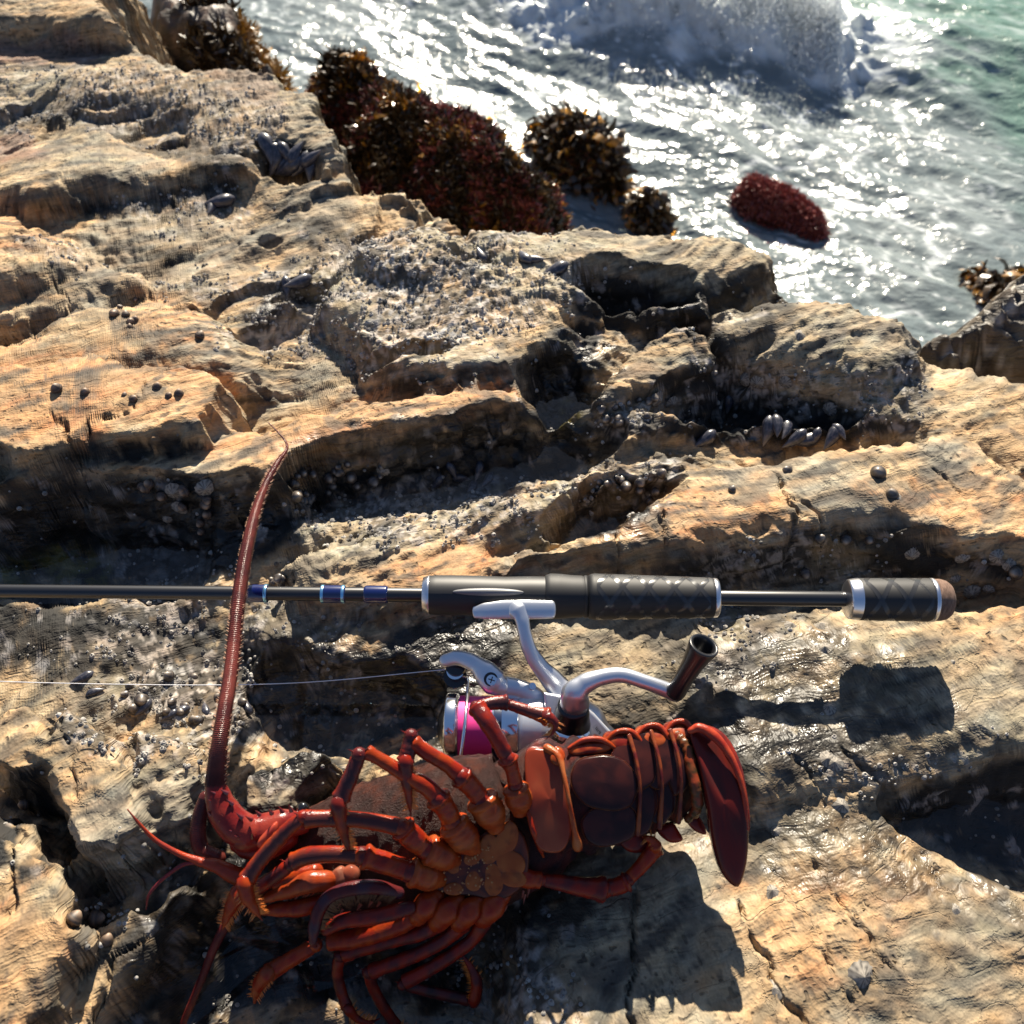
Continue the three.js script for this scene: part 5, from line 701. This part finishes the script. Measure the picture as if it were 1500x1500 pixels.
// ---- tail, underside
pad('abdomen_plate', [[772, 1098], [800, 1096], [815, 1098], [826, 1130], [836, 1180], [836, 1225], [822, 1248], [792, 1246], [778, 1215], [771, 1160]], 0.064, 0.003, mottle([0.19, 0.030, 0.013], [0.24, 0.055, 0.024], 30, 0.1), M_shell);
limb('abdomen_ridge', [[802, 1096, .064, 7], [818, 1108, .067, 6], [826, 1135, .070, 3.4], [834, 1175, .071, 3.2], [841, 1215, .068, 4], [846, 1240, .062, 8]], mottle([0.34, 0.10, 0.03], ORANGE, 120, 0.2));
pad('abdomen_knob', oval(817, 1108, 11, 14, 0.2), 0.066, 0.003, mottle([0.22, 0.05, 0.012], ORANGE, 120, 0.2));
limb('abdomen_ridge', [[774, 1190, .064, 4], [780, 1215, .066, 4], [790, 1240, .060, 4], [796, 1255, .056, 2]], mottle(ORANGE, RED, 120, 0.2));
const DISC = mottle([0.022, 0.008, 0.008], [0.045, 0.012, 0.010], 60, 0.2);
for (const [cx, cy, rx, ry, ro, y, b] of [[886, 1146, 52, 40, 0.35, .063, .002], [893, 1208, 42, 32, -0.25, .060, .002], [928, 1118, 34, 46, 0.15, .061, .0022], [936, 1180, 26, 44, 0.1, .058, .0022], [966, 1112, 26, 44, 0.1, .060, .0022], [968, 1168, 22, 40, 0.05, .056, .0022], [994, 1120, 18, 44, 0.05, .058, .005]]) {
  const d = pad('swimmeret', oval(cx, cy, rx, ry, ro, 14), y, b, DISC, M_membrane); const c = oval(cx, cy, rx, ry, ro, 14); c.push(c[0], c[1]);
  mesh('rim', paint(sweep(c.map(([a, q]) => pw(a, q, y + 0.0002, 0.55)), { n: 60, m: 5, up: UPZ }), mottle([0.16, 0.05, 0.015], MAROON, 200, 0.5)), M_shell, d);
}
for (const [cx, cy, rx, ry, ro] of [[866, 1094, 36, 11, -0.15], [912, 1086, 30, 15, 0.15], [954, 1080, 27, 17, 0.2], [994, 1074, 24, 17, 0.2]]) { pad('tail_pleuron', oval(cx, cy, rx, ry, ro), 0.058, 0.005, mottle([0.13, 0.012, 0.008], [0.34, 0.07, 0.02], 70, 0.3), M_membrane); limb('pleuron_edge', [[cx - rx * 0.9, cy + 2, .060, 3], [cx - rx * 0.3, cy - ry * 0.9, .062, 4], [cx + rx * 0.4, cy - ry * 0.95, .062, 4.5], [cx + rx * 0.95, cy + 1, .060, 4]], mottle([0.30, 0.035, 0.015], ORANGE, 90, 0.1)); }
for (const [x, y0, y1] of [[930, 1078, 1222], [962, 1072, 1212], [990, 1070, 1204]]) limb('tail_rib', [[x - 8, y0, .064, 3.5], [x + 4, lerp(y0, y1, 0.3), .067, 2.6], [x + 8, lerp(y0, y1, 0.6), .066, 2.6], [x + 4, y1, .058, 4]], mottle([0.20, 0.045, 0.014], MAROON, 110, 0.3));
pad('tail_flap', [[904, 1226], [925, 1216], [944, 1220], [952, 1234], [940, 1248], [918, 1246]], 0.045, 0.004, mottle([0.10, 0.012, 0.010], RED, 60, 0.3));
pad('tail_flap', [[962, 1216], [985, 1206], [995, 1218], [1000, 1230], [982, 1234]], 0.044, 0.004, mottle([0.20, 0.02, 0.015], RED, 60, 0.2));
pad('tail_flap', [[1002, 1196], [1022, 1194], [1032, 1210], [1034, 1222], [1016, 1216]], 0.042, 0.004, mottle([0.16, 0.02, 0.015], RED, 60, 0.2));
limb('tail_flesh', [[992, 1078, .058, 8], [1006, 1094, .061, 9], [1013, 1128, .062, 8], [1020, 1160, .061, 9], [1020, 1186, .056, 8], [1008, 1200, .050, 6]], (x, y, z, nx, ny, nz, k) => { k[0] = 0.15; k[1] = 0.045; k[2] = 0.016; mixc(k, 0.22, 0.04, 0.015, sst(-0.2, 0.3, n3(x * 120, y * 120, z * 120))); mixc(k, 0.05, 0.03, 0.012, sst(0.0, 0.4, n3(x * 160 + 3, y * 160, z * 160))); }, { n: 40, rough: 0.25 });
// the fan: a thick curved blade folded under, with its bright side edge, and the blades behind it
const FAN = mottle([0.105, 0.012, 0.009], [0.060, 0.012, 0.010], 45, 0.35);
pad('tail_fan', [[1010, 1066, .064], [1030, 1062, .062], [1052, 1074, .060], [1076, 1108, .060], [1091, 1155, .062], [1096, 1222, .064], [1090, 1278, .062], [1079, 1300, .060], [1058, 1282, .060], [1043, 1240, .060], [1034, 1180, .060], [1022, 1120, .062]], 0.06, 0.010, FAN, M_membrane, lobster, 0.003);
pad('tail_fan', [[1030, 1064, .050], [1058, 1072, .050], [1082, 1110, .050], [1094, 1160, .052], [1097, 1220, .053], [1086, 1230, .050], [1066, 1180, .050], [1046, 1110, .050]], 0.05, 0.005, mottle([0.20, 0.02, 0.012], MAROON, 60, 0.2), M_membrane, lobster, 0.003);
limb('fan_edge', [[1012, 1070, .070, 5], [1024, 1066, .071, 7], [1046, 1078, .071, 7.5], [1066, 1102, .070, 6], [1080, 1130, .069, 5], [1090, 1165, .068, 4], [1094, 1215, .067, 2.5]], mottle([0.27, 0.025, 0.014], [0.36, 0.05, 0.02], 90, 0.1), { n: 40 });
{ const gs = []; for (let k = 0; k < 34; k++) { const t = 0.25 + 0.6 * k / 34, p = LP(lerp(1040, 1096, Math.sin(t * 1.5)), lerp(1062, 1210, t), 0.064); gs.push(spike(p, V(0.8, 0.6, -0.3), 0.0026, 0.0011)); } mesh('fan_spines', mergeGeometries(gs), std([0.36, 0.05, 0.02], 0.35), lobster).userData.kind = 'stuff'; }
// ---- head: antennae with spiny bases, antennules, eye
limb('antenna_base', [[440, 1206, .052, 17], [412, 1208, .056, 22], [385, 1218, .058, 26], [360, 1222, .060, 27]], mottle([0.15, 0.012, 0.011], [0.20, 0.028, 0.018], 60, 0.3), { n: 26, m: 18 });
limb('antenna_base', [[372, 1222, .060, 25], [348, 1212, .062, 26], [330, 1192, .064, 24], [320, 1168, .066, 19], [316, 1152, .067, 16]], mottle([0.16, 0.013, 0.012], [0.21, 0.028, 0.018], 60, 0.3), { n: 26, m: 18 });
pad('antenna_scale', [[376, 1236], [390, 1216], [404, 1205], [406, 1218], [394, 1236], [380, 1242]], 0.070, 0.004, mottle([0.38, 0.06, 0.03], [0.30, 0.04, 0.03], 60, 0.0));
limb('head_plate', [[420, 1226, .050, 18], [390, 1246, .052, 16], [360, 1246, .050, 12], [345, 1240, .048, 8]], mottle([0.17, 0.018, 0.016], RED, 60, 0.3));
{ const gs = []; for (const [a, b, s] of [[352, 1200, 1], [330, 1205, 1.1], [344, 1222, 1], [366, 1203, 1], [378, 1196, 0.9], [350, 1230, 1], [368, 1229, 1], [318, 1166, 1.2], [330, 1164, 1], [338, 1180, 1], [396, 1194, 0.9], [412, 1192, 1], [425, 1190, 1.1], [310, 1180, 1], [306, 1196, 0.9], [320, 1210, 0.9]]) { const p = LP(a, b, 0.074); gs.push(spike(p.addScaledVector(LN, -0.004), V((rnd() - 0.5) - 0.3, 1, -0.4 + rnd() * 0.5), 0.0065 * s, 0.0017)); } mesh('antenna_spines', mergeGeometries(gs), std([0.10, 0.012, 0.015], 0.3, { clearcoat: 0.6 }), lobster).userData.kind = 'stuff'; }
const RINGS = (per) => (t) => 1 + 0.035 * Math.sin(t * per * 6.283), ANT = mottle([0.115, 0.026, 0.020], [0.065, 0.015, 0.014], 40, 0.3);
const ant = limb('antenna', [[316, 1150, .067, 16], [318, 1120, .071, 14], [323, 1080, .076, 12], [330, 1035, .081, 11], [338, 985, .086, 10.5], [344, 930, .090, 10.5], [350, 875, .092, 10.5], [357, 830, .092, 10], [366, 785, .090, 9], [378, 740, .086, 7.5], [392, 705, .083, 5.5], [408, 676, .081, 4], [420, 658, .080, 2.4], [419, 648, .080, 1.6], [408, 634, .081, 1.2], [393, 619, .081, 0.8]], ANT, { n: 1300, m: 12, ring: RINGS(260) });
{ const c = new THREE.CatmullRomCurve3([[316, 1150, .067], [323, 1080, .076], [338, 985, .086], [350, 875, .092], [366, 785, .090], [392, 705, .083], [420, 658, .080]].map((q) => LP(...q)), false, 'centripetal'), gs = []; for (let k = 0; k < 520; k++) { const t = rnd() * 0.97, p = c.getPoint(t), sd = rnd() < 0.65 ? -1 : 1, r = lerp(15, 4.5, t) * mpp(p); gs.push(spike(p.addScaledVector(V(sd, 0, 0), r * 0.85).addScaledVector(UPZ, (rnd() - 0.5) * r), V(sd, 0.4 * (rnd() - 0.3), -0.8), 0.0022 + 0.001 * rnd(), 0.00045)); } mesh('antenna_hairs', mergeGeometries(gs), std([0.33, 0.17, 0.10], 0.5), ant).userData.kind = 'stuff'; }
limb('antenna', [[402, 1292, .046, 12], [370, 1312, .046, 10], [345, 1332, .042, 8.5], [328, 1360, .036, 7.5], [312, 1392, .028, 6.5], [298, 1428, .018, 6], [284, 1462, .008, 5.5], [268, 1500, -.004, 5], [250, 1560, -.02, 4.5], [236, 1640, -.03, 3.5]], mottle([0.13, 0.020, 0.016], MAROON, 40, 0.3), { n: 700, m: 10, ring: RINGS(150) });
limb('antenna_stump', [[300, 1168, .046, 9], [293, 1195, .044, 11], [290, 1222, .044, 12], [296, 1244, .044, 12], [320, 1256, .044, 11]], ANT, { n: 120, ring: RINGS(36) });
limb('antennule', [[362, 1290, .056, 15], [340, 1280, .056, 13], [316, 1268, .056, 10], [295, 1263, .056, 7], [282, 1260, .056, 5]], mottle([0.28, 0.035, 0.015], ORANGE, 60, 0.2), { n: 30 });
limb('antennule', [[294, 1262, .056, 6], [268, 1253, .058, 4.6], [246, 1242, .060, 4], [226, 1229, .062, 3.4], [206, 1209, .066, 2.6], [187, 1186, .070, 1]], mottle([0.34, 0.04, 0.015], [0.22, 0.03, 0.02], 60, 0.2), { n: 60 });
limb('antennule', [[290, 1263, .056, 3.4], [270, 1266, .058, 3], [248, 1280, .059, 2.6], [228, 1298, .058, 2.4], [217, 1314, .055, 2], [214, 1332, .05, 0.8]], mottle([0.20, 0.022, 0.025], [0.14, 0.02, 0.03], 60, 0.2), { n: 60 });
{ const p = LP(444, 1184, 0.060), g = new THREE.SphereGeometry(0.0042, 20, 14); g.translate(p.x, p.y, p.z); mesh('eye', g, std([0.006, 0.005, 0.0022], 0.08, { clearcoat: 1 }), lobster); }
limb('eye_stalk', [[462, 1200, .050, 7], [452, 1192, .056, 6], [446, 1186, .058, 6]], mottle(RED, MAROON, 80, 0.3));
console.log('lobster done');
// ---------------------------------------------------------------- tide pools
const M_pool = new THREE.MeshPhysicalMaterial({ color: 0xffffff, roughness: 0.02, transmission: 1, thickness: 0, ior: 1.33, side: THREE.DoubleSide });
for (const [hi, level, label] of [[0, -0.024, 'dark still pool under the long tan ledge'], [1, -0.024, 'narrow black pool in the barnacled gully'], [2, -0.024, 'small pool with a sunlit rim below the main ledge'], [3, -0.022, 'shallow glinting pool between broken blocks'], [4, -0.030, 'pool in the shaded hollow under the outer ledge'], [5, -0.032, 'mussel lined pool under the rounded block'], [6, -0.034, 'black pool behind the lobster'], [7, -0.030, 'deep black pool beside the wet slope'], [8, -0.046, 'black water in the gap under the lobster legs'], [9, -0.020, 'small puddle in the barnacle crust']]) {
  const g = new THREE.ShapeGeometry(new THREE.Shape(hollows[hi].pl.map(([x, z]) => new THREE.Vector2(x, -z)))); g.rotateX(-Math.PI / 2); g.translate(0, level, 0);
  tag(mesh('tide_pool', g, M_pool), label, null, null, 'structure');
}
// ---------------------------------------------------------------- shore life on the rock
const normalAt = (x, z) => { const e = 0.004; return V(Hat(x - e, z) - Hat(x + e, z), 2 * e, Hat(x, z - e) - Hat(x, z + e)).normalize(); };
function seat(o, px, py, sink, spin, lean = 1) { const p = surf(px, py), n = normalAt(p.x, p.z).lerp(V(0, 1, 0), 1 - lean).normalize(); o.position.copy(p).addScaledVector(n, -sink); o.quaternion.setFromUnitVectors(V(0, 1, 0), n).multiply(new THREE.Quaternion().setFromAxisAngle(V(0, 1, 0), spin)); return o; }
const fill = (g, f) => { const p = g.attributes.position, c = new Float32Array(p.count * 3), k = [0, 0, 0]; for (let i = 0; i < p.count; i++) { f(p.getX(i), p.getY(i), p.getZ(i), k); c.set(k, i * 3); } g.setAttribute('color', new THREE.BufferAttribute(c, 3)); return g; };
// mussel: two bowed valves meeting in a keel, pointed at the hinge
const musselGeo = (() => { const g = new THREE.SphereGeometry(1, 26, 18), p = g.attributes.position; for (let i = 0; i < p.count; i++) { let x = p.getX(i), y = p.getY(i), z = p.getZ(i); const w = 0.62 * Math.pow(clamp((x + 1) / 2, 0, 1), 0.55) * (1 - 0.25 * sst(0.5, 1, x)); y = Math.sign(y) * Math.pow(Math.abs(y), 0.8); p.setXYZ(i, x * 0.013, (y * w) * 0.011 + 0.004, z * w * 0.012 + 0.0015 * (1 - x * x)); } g.computeVertexNormals(); return fill(g, (x, y, z, k) => { k[0] = 0.020; k[1] = 0.022; k[2] = 0.034; mixc(k, 0.075, 0.07, 0.085, sst(0.1, 0.5, Math.sin(x * 2600) * 0.35 + n3(x * 300, y * 300, z * 300))); mixc(k, 0.16, 0.14, 0.13, 0.6 * sst(-0.004, -0.012, x)); }); })();
const M_mussel = new THREE.MeshPhysicalMaterial({ vertexColors: true, roughness: 0.38, clearcoat: 0.3, clearcoatRoughness: 0.2 });
const mussels = (list, label, group, size = 1) => { for (const [a, b, s, sp] of list) { const m = mesh('mussel', musselGeo, M_mussel); seat(m, a, b, 0.0015, sp ?? rnd() * 6.28, 0.6); m.rotateX((rnd() - 0.5) * 0.9); m.scale.setScalar((s ?? 1) * size); tag(m, label, 'mussel', group); } };
mussels([[1030, 644, 1.1, 0.6], [1064, 590, 0.9, 1.5], [1122, 632, 1.2, 1.2], [1136, 626, 1, 1.5], [1150, 632, 1, 1.2], [1162, 642, 1.1, 0.5], [1178, 646, 1.2, 0.2], [1192, 640, 0.8, 0.9], [1216, 642, 1.1, 1.0], [1230, 634, 0.8, 2]], 'blue black mussel in the shaded gully under the rounded block', 'mussels under the rounded block');
mussels([[392, 222, 1.2, 1.8], [402, 236, 1.1, 1.2], [414, 240, 1, 0.4], [426, 244, 1.2, 0.2], [440, 240, 1, 0.8], [420, 226, 0.9, 2], [436, 226, 0.9], [452, 248, 1], [408, 224, 0.8], [460, 236, 0.9]], 'dull grey mussel packed in the notch of the far grey ledge', 'mussels in the far notch', 1.5);
mussels([[322, 300, 1.3, 0.3], [306, 306, 0.8], [434, 412, 1.2, 0.6], [420, 422, 0.9], [812, 396, 1.1, 0.3], [784, 384, 0.8], [770, 378, 0.9], [706, 374, 0.8]], 'single dark mussel tucked in a crack of the barnacle crust', 'mussels scattered in the barnacle crust', 1.15);
mussels([[700, 690, 0.8, 1.5], [676, 700, 0.7], [690, 716, 0.8, 1.2], [660, 690, 0.7], [712, 704, 0.8, 0.9], [640, 706, 0.7]], 'small black mussel in the deep gully below the long ledge', 'mussels in the deep gully');
mussels([[120, 992, 0.8, 0.5], [262, 1043, 0.7, 0.4], [208, 1036, 0.7, 1], [248, 1048, 0.6, 0.6], [362, 1036, 0.6], [304, 1038, 0.6], [140, 1014, 0.6]], 'small glossy mussel among yellowish barnacles behind the broken blocks', 'mussels behind the broken blocks');
// periwinkle: a coiled shell with a low spire
const snailGeo = (() => { const g = new THREE.SphereGeometry(1, 22, 16), p = g.attributes.position; for (let i = 0; i < p.count; i++) { const x = p.getX(i), y = p.getY(i), z = p.getZ(i), a = Math.atan2(z, x), h = y, turn = (h * 2.6 + a / 6.283) % 1, gr = 1 - 0.10 * Math.pow(Math.abs(((turn + 2) % 1) - 0.5) * 2, 6), r = gr * (h > 0 ? 1 - 0.35 * h : 1) * (1 + 0.12 * Math.cos(a)); p.setXYZ(i, x * r * 0.0058, (h > 0 ? h * 1.15 : h * 0.8) * 0.0052 + 0.003, z * r * 0.0054); } g.computeVertexNormals(); return fill(g, (x, y, z, k) => { k[0] = 0.075; k[1] = 0.058; k[2] = 0.045; mixc(k, 0.025, 0.022, 0.024, sst(-0.2, 0.3, Math.sin(y * 2600) + n3(x * 500, y * 500, z * 500))); mixc(k, 0.26, 0.22, 0.18, sst(0.006, 0.009, y)); }); })();
const M_snail = new THREE.MeshPhysicalMaterial({ vertexColors: true, roughness: 0.45, clearcoat: 0.25, clearcoatRoughness: 0.2 }), M_snailBrown = new THREE.MeshPhysicalMaterial({ vertexColors: true, roughness: 0.55 }); M_snailBrown.color.setRGB(1.2, 1.0, 0.85);
const snails = (list, label, group, mat = M_snail) => { for (const [a, b, s] of list) { const m = mesh('periwinkle', snailGeo, mat); seat(m, a, b, 0.001, rnd() * 6.28, 0.8); m.rotateX((rnd() - 0.5) * 1.2); m.rotateZ((rnd() - 0.5) * 1.2); m.scale.setScalar((s ?? 1) * (0.65 + 0.3 * rnd())); tag(m, label, 'sea snail', group); } };
const scatter = (n, pts) => { const pl = pts; const out = []; let k = 0; const b = bounds(pl, 0); while (out.length < n && k++ < 4000) { const x = lerp(b[0], b[1], rnd()), y = lerp(b[2], b[3], rnd()); if (polyDist(pl, x, y) > 0) out.push([x, y, 0.7 + 0.5 * rnd()]); } return out; };
snails(scatter(26, [[420, 700], [470, 680], [560, 680], [560, 700], [480, 730], [450, 760], [420, 730]]), 'small dark snail clustered under the lip of the long ledge', 'snails under the long ledge');
snails(scatter(14, [[200, 705], [300, 700], [330, 730], [300, 780], [240, 740]]), 'small snail on the black wall of the large pool', 'snails at the large pool', M_snailBrown);
snails([[408, 846, 1.2], [412, 854, 1], [416, 848, 1.1], [404, 854, 0.8], [400, 850, 0.8]], 'dark snail in the cleft beside the rod bindings', 'snails by the rod bindings');
snails([[1156, 690, 1.1], [1286, 692, 1.5], [1306, 726, 1.2], [1198, 790, 1.4], [1242, 790, 1.2], [1274, 790, 1.1], [1178, 838, 1.1], [1492, 840, 1.2], [1070, 718, 0.9]], 'round dark snail lodged in a hollow of the main tan ledge', 'snails on the main ledge');
snails(scatter(12, [[870, 690], [990, 670], [1000, 720], [940, 740], [870, 740]]), 'dark snail on the barnacled rim of the small sunlit pool', 'snails at the small pool');
snails(scatter(9, [[860, 590], [960, 580], [960, 610], [880, 630]]), 'round snail on the low lip beside the glinting pool', 'snails by the glinting pool');
snails([[105, 1350, 1.2], [134, 1345, 1.6], [156, 1380, 1.2], [40, 1178, 1.1]], 'large pale brown snail in the cleft of the broken blocks', 'large snails in the cleft', M_snailBrown);
snails(scatter(16, [[150, 990], [340, 990], [380, 1060], [330, 1080], [200, 1040]]), 'small snail among yellowish barnacles behind the broken blocks', 'snails among the barnacles');
snails(scatter(8, [[130, 425], [300, 450], [310, 500], [190, 480]]), 'tiny grey snail on the domed orange rock', 'snails on the dome', M_snailBrown);
snails(scatter(7, [[40, 560], [250, 560], [300, 580], [120, 600]]), 'tiny pale snail on the bright orange slab', 'snails on the orange slab', M_snailBrown);
// limpet: a ribbed cone
const limpetGeo = (() => { const g = new THREE.ConeGeometry(0.0062, 0.0042, 28, 5), p = g.attributes.position; for (let i = 0; i < p.count; i++) { const x = p.getX(i), y = p.getY(i), z = p.getZ(i), a = Math.atan2(z, x), r = 1 + 0.07 * Math.sin(a * 11) + 0.04 * Math.sin(a * 3); p.setXYZ(i, x * r * 1.15, y + 0.0015, z * r); } g.computeVertexNormals(); return fill(g, (x, y, z, k) => { const a = Math.atan2(z, x); k[0] = 0.28; k[1] = 0.25; k[2] = 0.21; mixc(k, 0.06, 0.055, 0.05, sst(-0.1, 0.5, Math.sin(a * 11) * 0.6 + n3(x * 400, y * 400, z * 400))); }); })(), M_limpet = new THREE.MeshStandardMaterial({ vertexColors: true, roughness: 0.8 });
const limpets = (list, label, group) => { for (const [a, b, s] of list) { const m = mesh('limpet', limpetGeo, M_limpet); seat(m, a, b, 0.0004, rnd() * 6.28); m.scale.setScalar(s ?? 1); tag(m, label, 'limpet', group); } };
limpets([[1131, 1307, 1.3], [1135, 1218, 1.0], [1262, 1430, 1.4], [1134, 1450, 1.0], [1400, 1333, 0.9]], 'ribbed limpet on the big pale rock beside the tail fan', 'limpets by the tail fan');
limpets([[1158, 917, 1.1], [1202, 917, 1.0], [1208, 950, 1.0], [1424, 868, 1.1], [1448, 864, 0.7], [1210, 1113, 1.2], [1222, 1118, 1.0], [1214, 1037, 0.9], [1232, 1180, 1.1], [1396, 970, 0.6]], 'pale limpet on the wet slope below the rod butt', 'limpets on the wet slope');
limpets([[1308, 725, 1.1], [1460, 815, 1], [1478, 826, 0.9], [1410, 818, 0.9], [1334, 812, 1.2], [1400, 850, 0.8]], 'pale limpet along the dark foot of the main ledge', 'limpets below the main ledge');
limpets([[940, 595, 1.3], [965, 585, 1.2], [985, 590, 1.0], [1090, 555, 1.2], [1110, 560, 1.2], [1150, 560, 1], [1215, 600, 1.1], [1170, 490, 1.0]], 'limpet in the crust on the rounded block', 'limpets on the rounded block');
limpets([[255, 720, 1.3], [262, 745, 1.1], [245, 760, 0.9], [300, 715, 1.2], [560, 690, 1.0], [610, 735, 1.2], [640, 745, 0.9]], 'pale limpet on the black wall under the long ledge', 'limpets under the long ledge');
// barnacle crust: far too many to count
{
  const prof = [[0.0026, 0], [0.0022, 0.0009], [0.0014, 0.0021], [0.0011, 0.0022], [0.0008, 0.0012], [0.0001, 0.0011]].map((q) => new THREE.Vector2(...q)), g = new THREE.LatheGeometry(prof, 9), im = [], M = new THREE.Matrix4(), q = new THREE.Quaternion(), up = V(0, 1, 0), tints = [];
  let tries = 0; while (im.length < 8000 && tries++ < 400000) {
    const x = lerp(-0.75, 0.75, rnd()), z = lerp(-1.35, -0.05, rnd()), zo = z - OB * Hat(x, z), w = Math.max(zoneAt(zones.barnacle, x, zo, 0.9 * n2(x * 22, z * 22)), 0.10 * zoneAt(zones.black, x, zo, 0.5 * n2(x * 22, z * 22))); if (rnd() > w * 0.9 || n2(x * 35, z * 35) < -0.15) continue;
    const n = normalAt(x, z), s = (0.35 + 0.6 * Math.pow(rnd(), 2)); M.compose(V(x, Hat(x, z) - 0.0004, z), q.setFromUnitVectors(up, n), V(s, s * (0.7 + 0.6 * rnd()), s)); im.push(M.clone()); tints.push(0.10 + 0.30 * rnd());
  }
  const B = new THREE.InstancedMesh(g, new THREE.MeshStandardMaterial({ roughness: 0.85, side: THREE.DoubleSide }), im.length), c = new THREE.Color(); im.forEach((m, k) => { B.setMatrixAt(k, m); const t = tints[k]; B.setColorAt(k, c.setRGB(t, t * 0.94, t * 0.86)); });
  B.name = 'barnacles'; B.castShadow = B.receiveShadow = true; tag(B, 'grey white barnacles crusting the gullies and low ledges', 'barnacle', null, 'stuff'); scene.add(B);
}
console.log('life done');
renderer.render(scene, camera);
